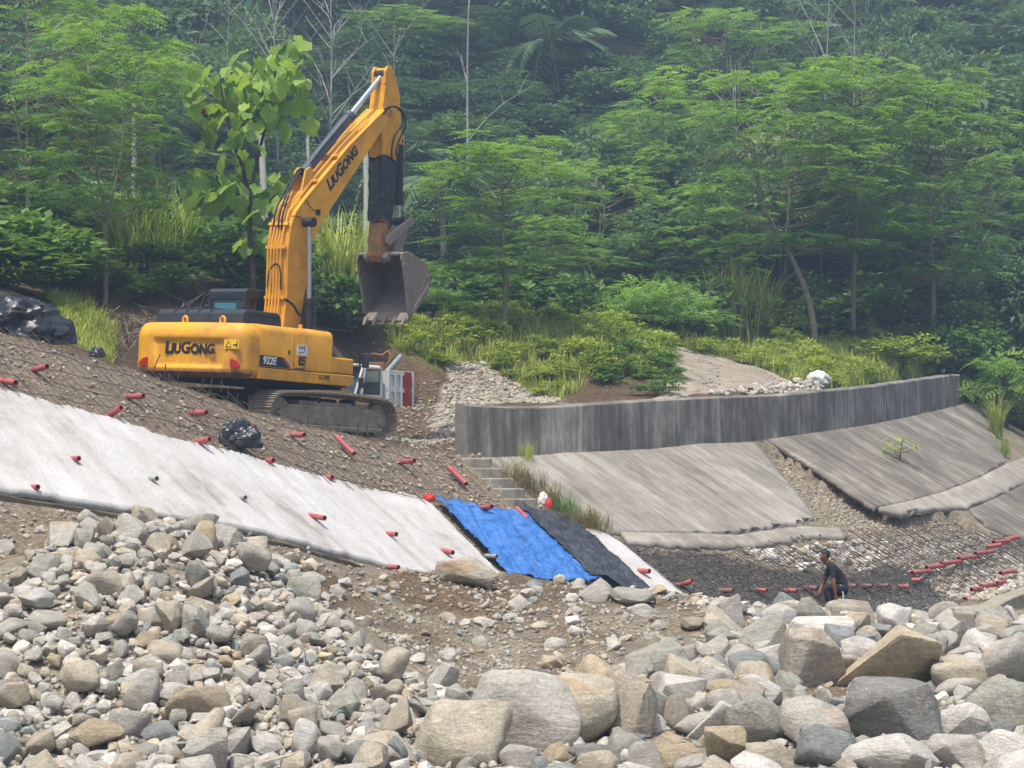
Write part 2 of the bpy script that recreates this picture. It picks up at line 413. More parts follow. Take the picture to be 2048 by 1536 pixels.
# ================================================================ EMBANKMENT: wall, slabs, shotcrete, stairs
def streak(name, dark, mid, light, sx, sy, rough=.9, bias=0.0, extra=None, bmp=.35, k1=.36, ex=(.52, .7, .75)):
    """weathered concrete: stains run along the second coordinate of attribute 'along'"""
    m, n, b, out = mk(name); a = N(n, 'ShaderNodeAttribute', attribute_name='along')
    mp = N(n, 'ShaderNodeMapping'); mp.inputs['Scale'].default_value = (sx, sy, 1); n.links.new(a.outputs['Vector'], mp.inputs[0])
    mp2 = N(n, 'ShaderNodeMapping'); mp2.inputs['Scale'].default_value = (sx * 3.1, sy * 1.8, 1); n.links.new(a.outputs['Vector'], mp2.inputs[0])
    v = coord(n); f = noise(n, mp.outputs[0], 1.0, 8, .7, .15); f2 = noise(n, mp2.outputs[0], 1.0, 6, .7); big = noise(n, v, .55, 4, .6); g = noise(n, v, 22, 6, .75)
    patch = noise(n, v, 1.9, 6, .65, .4)
    s = mathn(n, 'ADD', mathn(n, 'MULTIPLY', f, k1), mathn(n, 'ADD', mathn(n, 'MULTIPLY', f2, .18), mathn(n, 'ADD', mathn(n, 'MULTIPLY', big, .30), mathn(n, 'MULTIPLY', patch, .52 - k1))))
    c = ramp(n, s, [(.36 + bias, dark), (.50 + bias, mid), (.64 + bias, light)])
    c = mix(n, 1.0, c, ramp(n, g, [(.2, .72), (.8, 1.22)]), 'MULTIPLY')
    if extra: c = mix(n, ramp(n, noise(n, v, 1.7, 7, .7), [(ex[0], 0.0), (ex[1], ex[2])]), c, extra)
    n.links.new(c, b.inputs['Base Color']); b.inputs['Roughness'].default_value = rough; b.inputs['Specular IOR Level'].default_value = .25
    bump(n, mathn(n, 'ADD', g, mathn(n, 'MULTIPLY', s, .35)), bmp, .03, b)
    return m
def setvec(me, name, arr):
    a = me.attributes.new(name, 'FLOAT_VECTOR', 'POINT'); a.data.foreach_set('vector', np.ascontiguousarray(arr, np.float32).ravel())
m_slab = streak('weathered_slab_concrete', srgb(88, 84, 77), srgb(142, 137, 126), srgb(186, 180, 168), 3.0, .42, k1=.36)
m_slab2 = streak('stained_slab_concrete', srgb(70, 66, 60), srgb(122, 116, 105), srgb(182, 176, 163), 3.0, .40, bias=.01, k1=.36)
m_wall = streak('blackened_wall_concrete', srgb(66, 64, 60), srgb(120, 116, 108), srgb(194, 189, 177), 3.4, .8, bias=.0, bmp=.2, k1=.40)
m_beam = streak('pale_beam_concrete', srgb(106, 100, 90), srgb(150, 144, 132), srgb(184, 178, 166), 2.0, 2.0, bias=0)
m_shot = streak('white_shotcrete', srgb(124, 116, 104), srgb(188, 184, 178), srgb(208, 206, 203), 1.7, .3, bias=-.03, bmp=.8, k1=.30, extra=srgb(160, 151, 136), ex=(.58, .78, .6))
def swpath(pts): 
    o = []
    for q in pts:
        p = on_slope(*q); S, W, _ = sw(p[0], p[1]); o.append((S[0], W[0]))
    return np.array(o)
def grid_sw(a, b, nu, nv):
    A, B = lerp_line(a, nu), lerp_line(b, nu); return np.array([A * (1 - t) + B * t for t in np.linspace(0, 1, nv)])   # nv,nu,2
def sheet(name, top, bot, nu, nv, h, thick, mat, parent=None, disp=None, jag=0.0, jag_sides='', insw=False, seed=0):
    a, b = (np.array(top), np.array(bot)) if insw else (swpath(top), swpath(bot))
    G = grid_sw(a, b, nu, nv); r = np.random.default_rng(seed + 5)
    if jag:
        def J(k): return np.cumsum(r.normal(0, jag * .5, k)) * .25 + r.normal(0, jag * .6, k)
        if 'r' in jag_sides: G[:, -1, 0] += J(nv)
        if 'l' in jag_sides: G[:, 0, 0] += J(nv)
        if 'b' in jag_sides: G[-1, :, 1] += J(nu)
        if 't' in jag_sides: G[0, :, 1] += J(nu)
    s_, w_ = G[..., 0].ravel(), G[..., 1].ravel()
    c = np.stack([np.interp(s_, CR_S, CR[:, k]) for k in range(3)], 1); rr = np.stack([np.interp(s_, CR_S, CR_R[:, k]) for k in range(2)], 1)
    V = np.column_stack([c[:, 0] + rr[:, 0] * w_, c[:, 1] + rr[:, 1] * w_, c[:, 2] - DROP * w_ + h])
    if disp is not None: V[:, 2] += disp(s_, w_)
    nn = nu * nv; Vb = V.copy(); Vb[:, 2] -= thick
    ix = np.arange(nn).reshape(nv, nu)
    q = np.stack([ix[:-1, :-1], ix[1:, :-1], ix[1:, 1:], ix[:-1, 1:]], -1).reshape(-1, 4)
    ring = np.concatenate([ix[0, :], ix[1:, -1], ix[-1, -2::-1], ix[-2:0:-1, 0]]); r2 = np.roll(ring, -1)
    side = np.stack([ring, r2, r2 + nn, ring + nn], -1)
    me = npmesh(name, np.vstack([V, Vb]), np.vstack([q, q[:, ::-1] + nn, side]), mat, False)
    setvec(me, 'along', np.tile(np.column_stack([s_, w_, 0 * s_]), (2, 1)))
    o = link(name, me, parent)
    return o
bmp1 = lambda s, w_: .02 * fbm(s * 1.5, w_ * 1.5, 2, 3)
SLAB_A = ([(972, 917), (1124, 908), (1292, 901), (1404, 889), (1512, 886)], [(1216, 1063), (1292, 1067), (1477, 1069), (1578, 1052), (1634, 1040)])
tag(sheet('concrete_slab', *SLAB_A, 60, 36, .03, .16, m_slab, disp=bmp1, jag=.05, jag_sides='rb'), 'pale grey concrete revetment slab between the steps and the washed-out gap', 'concrete slab', 'revetment slabs below the wall')
tag(sheet('concrete_slab', [(1537, 881), (1640, 866), (1741, 851), (1937, 806)], [(1752, 1018), (1790, 1010), (1825, 1003), (2012, 928)], 70, 36, .04, .13, m_slab2, disp=bmp1, jag=.07, jag_sides='lb', seed=2),
    'dark streaked concrete slab with a broken undermined edge beyond the gap', 'concrete slab', 'revetment slabs below the wall')
tag(sheet('concrete_slab', [(1939, 1020), (1990, 998), (2050, 968), (2120, 940)], [(1972, 1050), (2048, 1090), (2110, 1120), (2200, 1100)], 30, 20, .03, .13, m_slab2, disp=bmp1, jag=.06, jag_sides='lb', seed=3),
    'lower streaked slab beneath the berm strip at the right edge', 'concrete slab', 'revetment slabs below the wall')
tag(sheet('concrete_berm', [(1238, 1068), (1380, 1071), (1477, 1072), (1600, 1055), (1680, 1059)], [(1262, 1086), (1400, 1092), (1500, 1092), (1620, 1076), (1694, 1078)], 60, 6, .04, .15, m_beam, disp=lambda s, w_: .05 * fbm(s * .8, w_, 4, 3), jag=.07, jag_sides='br', seed=4),
    'cracked concrete berm strip along the foot of the pale slab', 'concrete berm')
tag(sheet('concrete_berm', [(1756, 1019), (1825, 1004), (2014, 929), (2100, 896)], [(1800, 1030), (1880, 1020), (1935, 1019), (2110, 930)], 50, 6, .05, .14, m_beam, disp=lambda s, w_: .03 * fbm(s * .8, w_, 6, 3), jag=.06, jag_sides='lb', seed=5),
    'concrete berm strip between the two dark slabs with a broken end', 'concrete berm')
SHOT_TOP = [(-300, 690), (-120, 742), (0, 776), (42, 788), (81, 804), (146, 820), (202, 833), (260, 850), (293, 863), (374, 885), (439, 902), (521, 921), (600, 945), (695, 970), (838, 999), (858, 1008)]
s_top = swpath([q for q in SHOT_TOP if q[0] >= 0]); 
s_top = np.vstack([[(-22., 2.3), (-16., 2.3)], s_top])
s_bot = np.array([(-22., 5.62), (-14, 5.62), (-8, 5.55), (-2.55, 4.95)])
lump = lambda s, w_: .07 * fbm(s * .9, w_ * .9, 1, 3) + .07 * fbm(s * 3.2, w_ * .9, 5, 4) + .03 * fbm(s * 9, w_ * 6, 2, 3)
tag(sheet('shotcrete_facing', s_top, s_bot, 260, 70, .05, .12, m_shot, disp=lump, jag=.03, jag_sides='tr', insw=True), 'white sprayed concrete facing on the slope below the excavator', 'shotcrete slope')
tag(sheet('shotcrete_facing', [(1150, 1058), (1185, 1063), (1222, 1075)], [(1296, 1186), (1336, 1192), (1372, 1194)], 14, 40, .05, .10, m_shot, disp=lump, seed=8), 'narrow white sprayed concrete strip beside the black tarp', 'shotcrete slope')
# footing below the white facing
fb = MB(); L = [SW(s, 5.62, -.05) for s in np.linspace(-24, -4, 50)]; R_ = [np.interp(np.linspace(-24, -4, 50), CR_S, CR_R[:, k]) for k in range(2)]
top_f, bot_f = [], []
V, Fc = [], []
for i, p in enumerate(L):
    r = np.array([R_[0][i], R_[1][i]])
    a = p[:2] - r * .25; c2 = p[:2] + r * .14
    V += [(*a, p[2] + .04), (*c2, p[2] - .01 + .012 * math.sin(i * 2.1)), (*c2, p[2] - .95), (*a, p[2] - .95)]
for i in range(49):
    k = i * 4
    for j in range(4): Fc.append((k + j, k + (j + 1) % 4, k + 4 + (j + 1) % 4, k + 4 + j))
Fc += [(0, 1, 2, 3), (199, 198, 197, 196)]
m_foot = pmat('mossy_footing_concrete', srgb(104, 98, 84), .95, .35, 2.5, .6, 25., dirt=srgb(58, 54, 40), dirt_amt=.8, spec=.2)
tag(MB().add(V, Fc).build('concrete_footing', m_foot, bevel=.02), 'stained concrete footing beam under the white facing behind the stone heap', 'footing')
# toe beam at the right edge
V = []; Fc = []
pts = [np.array(hit(*q, 30)) for q in [(1948, 1262), (1990, 1240), (2048, 1212), (2130, 1176)]]
pts = lerp_line(np.array(pts), 14)
for i, p in enumerate(pts):
    z = p[2] + .28 + .02 * math.sin(i * 1.7); o_ = np.array([-.28, .35])
    V += [(p[0], p[1], z), (p[0] + o_[0], p[1] + o_[1], z + .03), (p[0] + o_[0], p[1] + o_[1], z - .9), (p[0], p[1], z - .9)]
for i in range(13):
    k = i * 4
    for j in range(4): Fc.append((k + j, k + (j + 1) % 4, k + 4 + (j + 1) % 4, k + 4 + j))
Fc += [(0, 1, 2, 3), (55, 54, 53, 52)]
m_toe = pmat('toe_beam_concrete', srgb(158, 150, 132), .95, .25, 2.5, .6, 25., dirt=srgb(110, 100, 80), dirt_amt=.5, spec=.2)
tag(MB().add(V, Fc).build('concrete_kerb', m_toe, bevel=.03), 'low pale concrete toe beam at the right edge beside the red pipes', 'concrete beam')
# parapet wall
TOPS = [(940, 808), (956, 809), (1068, 814), (1200, 806), (1320, 798), (1460, 793), (1573, 788), (1741, 772), (1909, 749), (1965, 748)]
s_w = np.linspace(0.0, 52, 210)
base = np.array([SW(s, .0) for s in s_w]); bpx, bpy_ = proj(base)
tp = np.interp(bpx, [q[0] for q in TOPS], [q[1] for q in TOPS])
hgt = np.array([P(bpx[i], tp[i], base[i, 1])[2] - base[i, 2] for i in range(len(s_w))]); hgt[bpx > 1965] = hgt[np.argmax(bpx > 1965) - 1]
hgt = np.convolve(np.pad(hgt, 4, 'edge'), np.ones(9) / 9, 'valid') + .02 * fbm(s_w * 2.2, s_w * 0, 3, 3)
rr = np.stack([np.interp(s_w, CR_S, CR_R[:, k]) for k in range(2)], 1)
nz = 9; V = []; al = []
for i in range(len(s_w)):
    fx = .018 * fbm(np.array([s_w[i] * 1.2]), np.array([1.]), 0, 3)[0] + (.012 if int(s_w[i] / 2.44) % 2 else 0)
    for k in range(nz):
        t = k / (nz - 1); z = base[i, 2] - .3 + (hgt[i] + .3) * t
        if k == nz - 1: z -= .045
        V.append((*(base[i, :2] + rr[i] * (fx - .03 * t)), z)); al.append((s_w[i], z * .5, 0))
    V.append((*(base[i, :2] - rr[i] * (.075 + .01 * math.sin(i * 1.3))), base[i, 2] + hgt[i])); al.append((s_w[i] * .05, 40, 0))
    V.append((*(base[i, :2] - rr[i] * .34), base[i, 2] + hgt[i] + .01)); al.append((s_w[i], 9, 0))
    V.append((*(base[i, :2] - rr[i] * .34), base[i, 2] - .3)); al.append((s_w[i], 2, 0))
kk = nz + 3; Fc = [(i * kk + j, (i + 1) * kk + j, (i + 1) * kk + (j + 1) % kk, i * kk + (j + 1) % kk) for i in range(len(s_w) - 1) for j in range(kk)]
Fc += [tuple(range(kk)), tuple((len(s_w) - 1) * kk + j for j in range(kk - 1, -1, -1))]
me = bpy.data.meshes.new('parapet_wall'); me.from_pydata(V, [], Fc); me.materials.append(m_wall); setvec(me, 'along', np.array(al)); me.update()
tag(link('parapet_wall', me), 'long curving parapet wall of blackened streaked concrete above the slabs', 'wall')
# stairs beside the slab
m_step = pmat('step_concrete', srgb(156, 150, 138), .95, .25, 3., .5, 30., dirt=srgb(84, 76, 58), dirt_amt=.6, spec=.2)
st = empty('concrete_stairs', SW(-.5, 2.6)); tag(st, 'short flight of worn concrete steps down beside the pale slab', 'stairs')
sd_ = np.array([np.interp(-.1, CR_S, CR_T[:, k]) for k in range(2)]); rd_ = np.array([np.interp(-.1, CR_S, CR_R[:, k]) for k in range(2)])
rot = Matrix(((sd_[0], rd_[0], 0), (sd_[1], rd_[1], 0), (0, 0, 1)))
for k in range(8):
    w0 = .1 + k * .36; p = SW(.05 - .015 * k, w0 + .18)
    mb = MB().box((p[0] - st.location.x, p[1] - st.location.y, p[2] - .10 - st.location.z), (.62, .36, .30), rot.to_3x3())
    o = mb.build('step', m_step, st, bevel=.03)

# ================================================================ EXCAVATOR (local axes: x forward, y left, z up)
m_yel = pmat('excavator_yellow_paint', srgb(230, 164, 26), .45, .10, 2.0, .05, 60., dirt=srgb(150, 112, 62), dirt_amt=.62, dscale=1.6)
m_yel2 = pmat('scuffed_yellow_steel', srgb(176, 122, 48), .7, .25, 4., .3, 40., dirt=srgb(110, 96, 80), dirt_amt=.9, dscale=6)
m_blk = pmat('black_hood_plastic', srgb(36, 42, 50), .5, .2, 4., .1, 40., dirt=srgb(90, 88, 84), dirt_amt=.25)
m_dark = pmat('dark_underbody_steel', srgb(28, 27, 27), .8, .3, 4., .2, 30., dirt=srgb(80, 70, 58), dirt_amt=.4)
m_steel = pmat('muddy_track_steel', srgb(150, 138, 118), .9, .3, 5., .5, 30., dirt=srgb(84, 74, 62), dirt_amt=.6, dscale=4)
m_bucket = pmat('worn_bucket_steel', srgb(146, 136, 124), .75, .25, 5., .5, 25., metal=.15, dirt=srgb(80, 70, 60), dirt_amt=.7, dscale=5)
m_chrome = pmat('chrome_rod', srgb(200, 202, 204), .25, .05, 2., metal=.9)
m_cyl = pmat('cylinder_grey_paint', srgb(66, 74, 84), .45, .15, 3., dirt=srgb(110, 100, 90), dirt_amt=.2)
m_hose = pmat('black_hose_rubber', srgb(34, 32, 32), .6, .2, 6.)
m_wrap = pmat('black_plastic_wrap', srgb(22, 24, 29), .3, .3, 5., .5, 10., spec=.6)
m_glass = pmat('cab_glass', srgb(20, 30, 34), .08, .2, 2., spec=.8)
m_teal = pmat('teal_cab_window', srgb(58, 120, 132), .7, .2, 8.)
m_ink = pmat('black_decal', srgb(30, 30, 32), .5, .05, 3.)
m_wht = pmat('white_decal', srgb(226, 226, 224), .5, .05, 3.)
m_red = pmat('red_reflector', srgb(168, 36, 40), .35, .1, 6.)
m_org = pmat('orange_decal', srgb(210, 72, 24), .5, .05, 6.)
m_ylab = pmat('yellow_label', srgb(236, 190, 40), .5, .05, 6.)
m_rust = pmat('rusty_scraped_steel', srgb(122, 84, 56), .85, .3, 5., .4, 30., dirt=srgb(170, 120, 60), dirt_amt=.5, dscale=5)

EX_S = 1.1
_th, _pi, _ro = map(math.radians, (32.638, 1.137, 2.389))
_f = Vector((math.sin(_th), math.cos(_th), 0)); _r = Vector((math.cos(_th), -math.sin(_th), 0)); _u = Vector((0, 0, 1))
f2_ = _f * math.cos(_pi) - _u * math.sin(_pi); u2_ = _u * math.cos(_pi) + _f * math.sin(_pi)
r2_ = _r * math.cos(_ro) - u2_ * math.sin(_ro); u3_ = u2_ * math.cos(_ro) + _r * math.sin(_ro)
EXC = empty('excavator')
tag(EXC, 'yellow tracked excavator with raised boom and bucket on the bank', 'excavator')
M4 = Matrix((f2_, -r2_, u3_)).transposed().to_4x4()
EXC.matrix_world = Matrix.Translation((-5.1926, 48.2389, 3.7393)) @ M4 @ Matrix.Scale(EX_S, 4)

def text_mesh(s, size, bold=.0, shear=0., caps=False, ext=.002, space=1.0):
    cu = bpy.data.curves.new('t', 'FONT'); cu.body = s; cu.size = size; cu.offset = bold; cu.shear = shear; cu.extrude = ext; cu.space_character = space
    cu.align_x = 'CENTER'; cu.align_y = 'CENTER'; cu.small_caps_scale = .80; cu.resolution_u = 3
    if caps:
        for ch in cu.body_format: ch.use_small_caps = True
    o = bpy.data.objects.new('t', cu); COL.objects.link(o); dg = bpy.context.evaluated_depsgraph_get()
    me = bpy.data.meshes.new_from_object(o.evaluated_get(dg)); bpy.data.objects.remove(o); bpy.data.curves.remove(cu)
    return me
def place_text(name, me, mat, parent, c, ax, ay, width=None):
    xs = [v.co.x for v in me.vertices]; k = (width / (max(xs) - min(xs))) if width else 1.0
    mx = (max(xs) + min(xs)) / 2
    ax, ay = Vector(ax).normalized(), Vector(ay).normalized(); az = ax.cross(ay)
    Mx = Matrix((ax, ay, az)).transposed().to_4x4(); me.transform(Matrix.Translation(Vector(c)) @ Mx @ Matrix.Scale(k, 4) @ Matrix.Translation((-mx, 0, 0)))
    me.materials.clear(); me.materials.append(mat); return link(name, me, parent)

def smooth_path(p, n=24):
    return resample(np.array(p, float), max(.02, float(np.linalg.norm(np.diff(np.array(p, float), axis=0), axis=1).sum()) / n))
# --- undercarriage
def loop_track(x0, x1, zb, zt):
    """points and tangents round a track: sagging top, ends rounded"""
    pts = []; r = (zt - zb) / 2; zc_ = (zt + zb) / 2
    for k in range(13): a = -math.pi / 2 + math.pi * k / 12; pts.append((x1 - r + r * math.cos(a), zc_ + r * math.sin(a)))
    for k in range(1, 24): t = k / 24; pts.append((x1 - r + (x0 + r - x1 + r) * t, zt + .05 * math.sin(t * math.pi) - .0))
    for k in range(13): a = math.pi / 2 + math.pi * k / 12; pts.append((x0 + r + r * math.cos(a), zc_ + r * math.sin(a)))
    pts.append(pts[0]); return lerp_line(pts, 49)
shoe = MB()
shoe.box((0, 0, 0), (.165, .56, .03)); shoe.box((-.055, 0, .027), (.02, .56, .035)); shoe.box((0.0, 0, .024), (.02, .56, .03)); shoe.box((.055, 0, .024), (.02, .56, .03)); shoe.box((0, 0, -.045), (.15, .2, .06))
shoe_me = None
TRK = []
for sgn in (-1, 1):
    yc = sgn * 1.22
    tr = MB()     # track frame is the track part's own mesh
    tr.prism([(-1.5, .26), (1.6, .24), (1.66, .5), (1.35, .62), (-1.3, .62), (-1.55, .5)], yc - .2, yc + .2)
    tr.box((.1, yc, .66), (2.2, .3, .1))
    tr.box((.1, yc + sgn * .03, .2), (2.9, .5, .1))
    t_o = tr.build('track', m_steel, EXC, bevel=.02); t_o.rotation_euler.y = 0.0
    for xx, rr_ in ((-1.55, .34), (1.6, .33)):
        d = MB(); d.cyl((xx, yc - .09, .41), (xx, yc + .09, .41), rr_, 24); d.cyl((xx, yc - .22, .41), (xx, yc + .22, .41), .13, 16); d.build('sprocket' if xx < 0 else 'idler', m_steel, t_o, smooth=True)
    for xx in np.linspace(-1.1, 1.2, 7):
        MB().cyl((xx, yc - .2, .15), (xx, yc + .2, .15), .10, 14).build('roller', m_dark, t_o, smooth=True)
    for xx in (-.4, .7):
        MB().cyl((xx, yc - .16, .73), (xx, yc + .16, .73), .06, 12).build('carrier_roller', m_dark, t_o, smooth=True)
    Lp = loop_track(-2.02, 2.04, .035, .83)
    for k in range(48):
        a, b_ = Lp[k], Lp[k + 1]; mid = (a + b_) / 2; ang = math.atan2(b_[1] - a[1], b_[0] - a[0])
        if shoe_me is None:
            o = shoe.build('track_shoe', m_steel, t_o); shoe_me = o.data
            for vv in shoe_me.vertices: vv.co.z = -vv.co.z      # grousers point out of the loop
        else: o = link('track_shoe', shoe_me, t_o)
        o.location = (mid[0], yc, mid[1]); o.rotation_euler = (0, -ang, 0)
cf = MB(); cf.box((0, 0, .62), (1.7, 1.7, .34)); cf.box((.75, 0, .52), (.5, 2.2, .28)); cf.box((-.75, 0, .52), (.5, 2.2, .28)); cf.cyl((0, 0, .75), (0, 0, 1.02), .66, 32)
cf.build('car_body', m_dark, EXC, bevel=.02)

# --- upper structure
hs = MB(); hs.box((-1.18, 0, 1.47), (2.2, 2.56, .86)); hs.box((.27, 0, 1.27), (.7, 2.5, .5)); hs.box((-.8, .0, 1.02), (2.9, 2.2, .1))
hs.build('house_frame', m_dark, EXC, bevel=.02)
dk = MB(); dk.box((-.75, -.66, 1.92), (1.3, 1.2, .06)); dk.build('deck', m_yel, EXC, bevel=.02)
# counterweight, lofted along its plan outline
plan = [(-2.31, -1.37)]
for k in range(13): a = math.pi * .5 * k / 12; plan.append((-2.50 - .30 * math.sin(a), -1.37 + .34 * (1 - math.cos(a))))
for k in range(1, 40): t = k / 40; y = -1.03 + 2.06 * t; plan.append((-2.80 - .10 * math.sin(t * math.pi), y))
for k in range(13): a = math.pi * .5 * (1 - k / 12); plan.append((-2.50 - .30 * math.sin(a), 1.37 - .34 * (1 - math.cos(a))))
plan.append((-2.31, 1.37)); plan = lerp_line(plan, 150)
tn = np.gradient(plan, axis=0); tn /= np.linalg.norm(tn, axis=1)[:, None]; nrm = np.stack([-tn[:, 1], tn[:, 0]], 1)
nrm *= np.sign((nrm * (plan - np.array([-2.2, 0]))).sum(1))[:, None]
zs = np.concatenate([[1.05, 1.052, 1.07, 1.10, 1.15], np.linspace(1.2, 1.84, 26), [1.9, 1.95, 1.99, 2.025, 2.05, 2.065, 2.072, 2.075]])
V = []
for z in zs:
    ins = 0.0
    if z > 1.80: t = (z - 1.80) / .275; ins = .22 * (1 - math.sqrt(max(0, 1 - t * t)))
    if z < 1.20: t = (1.20 - z) / .15; ins = .14 * (1 - math.sqrt(max(0, 1 - t * t))) + .02 * t
    yy = plan[:, 1]
    side = np.where(yy > 0, 1, -1)
    half = .78 + .12 * sstep(1.25, 1.75, np.array(z))          # raised frame round a sunk centre panel
    inp = (1 - sstep(half - .05, half + .07, np.abs(yy + .12))) * sstep(1.2, 1.28, np.array(z)) * (1 - sstep(1.66, 1.80, np.array(z))) * (plan[:, 0] < -2.75)
    q = plan - nrm * (ins + .055 * inp)[:, None]
    V += [(a, b_, z) for a, b_ in q]
nu_, nv_ = len(plan), len(zs)
Fc = [(j * nu_ + i, (j + 1) * nu_ + i, (j + 1) * nu_ + i + 1, j * nu_ + i + 1) for j in range(nv_ - 1) for i in range(nu_ - 1)]
Fc += [tuple((nv_ - 1) * nu_ + i for i in range(nu_)), tuple(range(nu_ - 1, -1, -1)), ]
cw = MB().add(V, Fc).build('counterweight', m_yel, EXC, smooth=True, ang=50)
sc_ = MB().add([(p[0] - nrm[i, 0] * .06 + nrm[i, 0] * .0, p[1] - nrm[i, 1] * .06, z) for z in (1.03, 1.06) for i, p in enumerate(plan[8:-8])], []);
rim = []; Fr = []
for j, (z, ins) in enumerate(((1.045, .13), (1.10, .025), (1.135, -.006), (1.165, -.003))):
    rim += [(p[0] - n_[0] * ins, p[1] - n_[1] * ins, z + .012 * math.sin(i * .9) * (j == 3)) for i, (p, n_) in enumerate(zip(plan[6:-6], nrm[6:-6]))]
nr = len(plan) - 12
Fr = [(j * nr + i, (j + 1) * nr + i, (j + 1) * nr + i + 1, j * nr + i + 1) for j in range(3) for i in range(nr - 1)]
so_ = MB().add(rim, Fr).build('scraped_edge', m_rust, cw, smooth=True)
so_['label'] = 'scraped rusty lower edge of the counterweight'
for rr_ in (.60, -.33):
    e = []
    for k in range(17): a = 2 * math.pi * k / 16; e.append((-2.48, -rr_ + .055 * math.cos(a), 2.125 + .075 * math.sin(a)))
    MB().tube(e, .026, 8, False).build('lifting_eye', m_yel, cw, smooth=True)
place_text('lettering', text_mesh('LiuGong', .3, .012, .06, True, .002), m_ink, cw, (-2.849, -.14, 1.575), (0, -1, 0), (0, 0, 1), 1.22)
lb = MB().box((-2.81, -1.12, 1.66), (.012, .36, .17)).build('warning_label', m_ylab, cw)
lb.rotation_euler = (0, 0, 0)
tri = MB()
for a, b_ in (((-1.26, 1.60), (-1.02, 1.60)), ((-1.02, 1.60), (-1.14, 1.73)), ((-1.14, 1.73), (-1.26, 1.60))):
    pass
tri = MB().tube([(-2.818, -.99, 1.61), (-2.818, -1.12, 1.61), (-2.818, -1.055, 1.72), (-2.818, -.99, 1.61)], .008, 5).tube([(-2.818, -1.17, 1.65), (-2.818, -1.25, 1.65)], .012, 5).tube([(-2.818, -1.26, 1.6), (-2.818, -1.26, 1.72)], .012, 5)
tri.build('warning_symbol', m_ink, lb)
for ctr, sg in ((-1.0, 1), (.80, -1)):      # quarter-round reflectors
    pr = [(ctr + sg * .0, 1.22)] + [(ctr + sg * (-.22) + sg * .22 * (1 - math.cos(a)) , 1.22 + .17 * math.sin(a)) for a in np.linspace(0, math.pi / 2, 8)]
    MB().prism([(y - .12 * sg, z) for y, z in pr], -2.838, -2.78, 'x').build('reflector', m_red, cw)
# right side panels (seams left open between them)
def rbox(x0, x1, z0, z1, y0, y1, mat, name, parent, bev=.03): return MB().box(((x0 + x1) / 2, (y0 + y1) / 2, (z0 + z1) / 2), (x1 - x0, abs(y1 - y0), z1 - z0)).build(name, mat, parent, bevel=bev, seg=3)
def side_panel(x0, x1, z0, z1, name, sgn=-1):
    pr = [(sgn * 1.0, z0), (sgn * 1.37, z0), (sgn * 1.37, z1 - .14), (sgn * 1.345, z1 - .07), (sgn * 1.30, z1 - .02), (sgn * 1.22, z1), (sgn * 1.0, z1)]
    return MB().prism(pr, x0, x1, 'x').build(name, m_yel, EXC, bevel=.008, smooth=True, ang=50)
pa = side_panel(-2.295, -1.262, 1.285, 2.085, 'side_panel'); pb = side_panel(-1.245, -.90, 1.285, 2.09, 'side_door'); pc = side_panel(-.885, -.06, 1.285, 2.10, 'side_panel')
MB().box((-.94, -1.379, 1.7), (.02, .012, .12)).build('door_latch', m_dark, pb)
side_panel(-2.295, -1.0, 1.285, 2.085, 'side_panel', 1)
rbox(-.045, .68, 1.285, 1.60, -1.36, -.75, m_yel, 'toolbox', EXC, .035)
sk = MB().prism([(-2.295, 1.27), (.69, 1.27), (.70, 1.16), (.66, 1.075), (.55, 1.05), (-2.295, 1.05)], -1.375, -1.0).build('side_skirt', m_yel, EXC, bevel=.02, seg=3)
MB().prism([(-2.295, 1.27), (.69, 1.27), (.70, 1.16), (.66, 1.075), (.55, 1.05), (-2.295, 1.05)], 1.0, 1.375).build('side_skirt', m_yel, EXC, bevel=.02, seg=3)
def plate(prof, mat, name, parent, y=-1.375, t=.006): return MB().prism(prof, y - t, y + .004).build(name, mat, parent)
pl = plate([(-2.27, 1.50), (-1.63, 1.495), (-1.40, 1.30), (-2.27, 1.30)], m_ink, 'model_plate', pa)
place_text('model_number', text_mesh('922E', .17, .004, .12), m_wht, pl, (-1.98, -1.384, 1.40), (1, 0, 0), (0, 0, 1), .40)
plate([(-1.60, 1.495), (-1.555, 1.495), (-1.33, 1.30), (-1.375, 1.30)], m_org, 'stripe', pa)
plate([(-1.52, 1.495), (-1.50, 1.495), (-1.275, 1.30), (-1.295, 1.30)], m_wht, 'stripe', pa)
plate([(-1.49, 1.66), (-1.34, 1.66), (-1.34, 1.54), (-1.49, 1.54)], m_ylab, 'side_label', pa)
place_text('side_label_symbol', text_mesh('B', .1, .004), m_ink, pa, (-1.415, -1.386, 1.60), (1, 0, 0), (0, 0, 1), .06)
np_ = plate([(-1.17, 1.765), (-.86, 1.77), (-.86, 1.565), (-1.17, 1.57)], m_wht, 'paper_notice', pb)
for zz, ww in ((1.73, .2), (1.70, .14), (1.62, .18)): plate([(-1.13, zz + .008), (-1.13 + ww, zz + .008), (-1.13 + ww, zz - .008), (-1.13, zz - .008)], m_cyl, 'print_line', np_, -1.382, .002)
lg = MB(); lg.prism([(-1.10, 1.54), (-1.05, 1.54), (-1.05, 1.42), (-.92, 1.42), (-.92, 1.375), (-1.10, 1.375)], -1.381, -1.371); lg.prism([(-1.02, 1.54), (-.90, 1.54), (-.90, 1.505), (-.975, 1.505), (-.975, 1.475), (-.90, 1.475), (-.90, 1.445), (-1.02, 1.445)], -1.381, -1.371)
lg.build('emblem', m_ink, pb)
place_text('skirt_print', text_mesh('LC-922', .09, .003), m_ink, sk, (-.28, -1.377, 1.18), (1, 0, 0), (0, 0, 1), .34)
plate([(-1.22, 1.315), (-.92, 1.32), (-.92, 1.298), (-1.22, 1.296)], m_ink, 'stripe', pb)
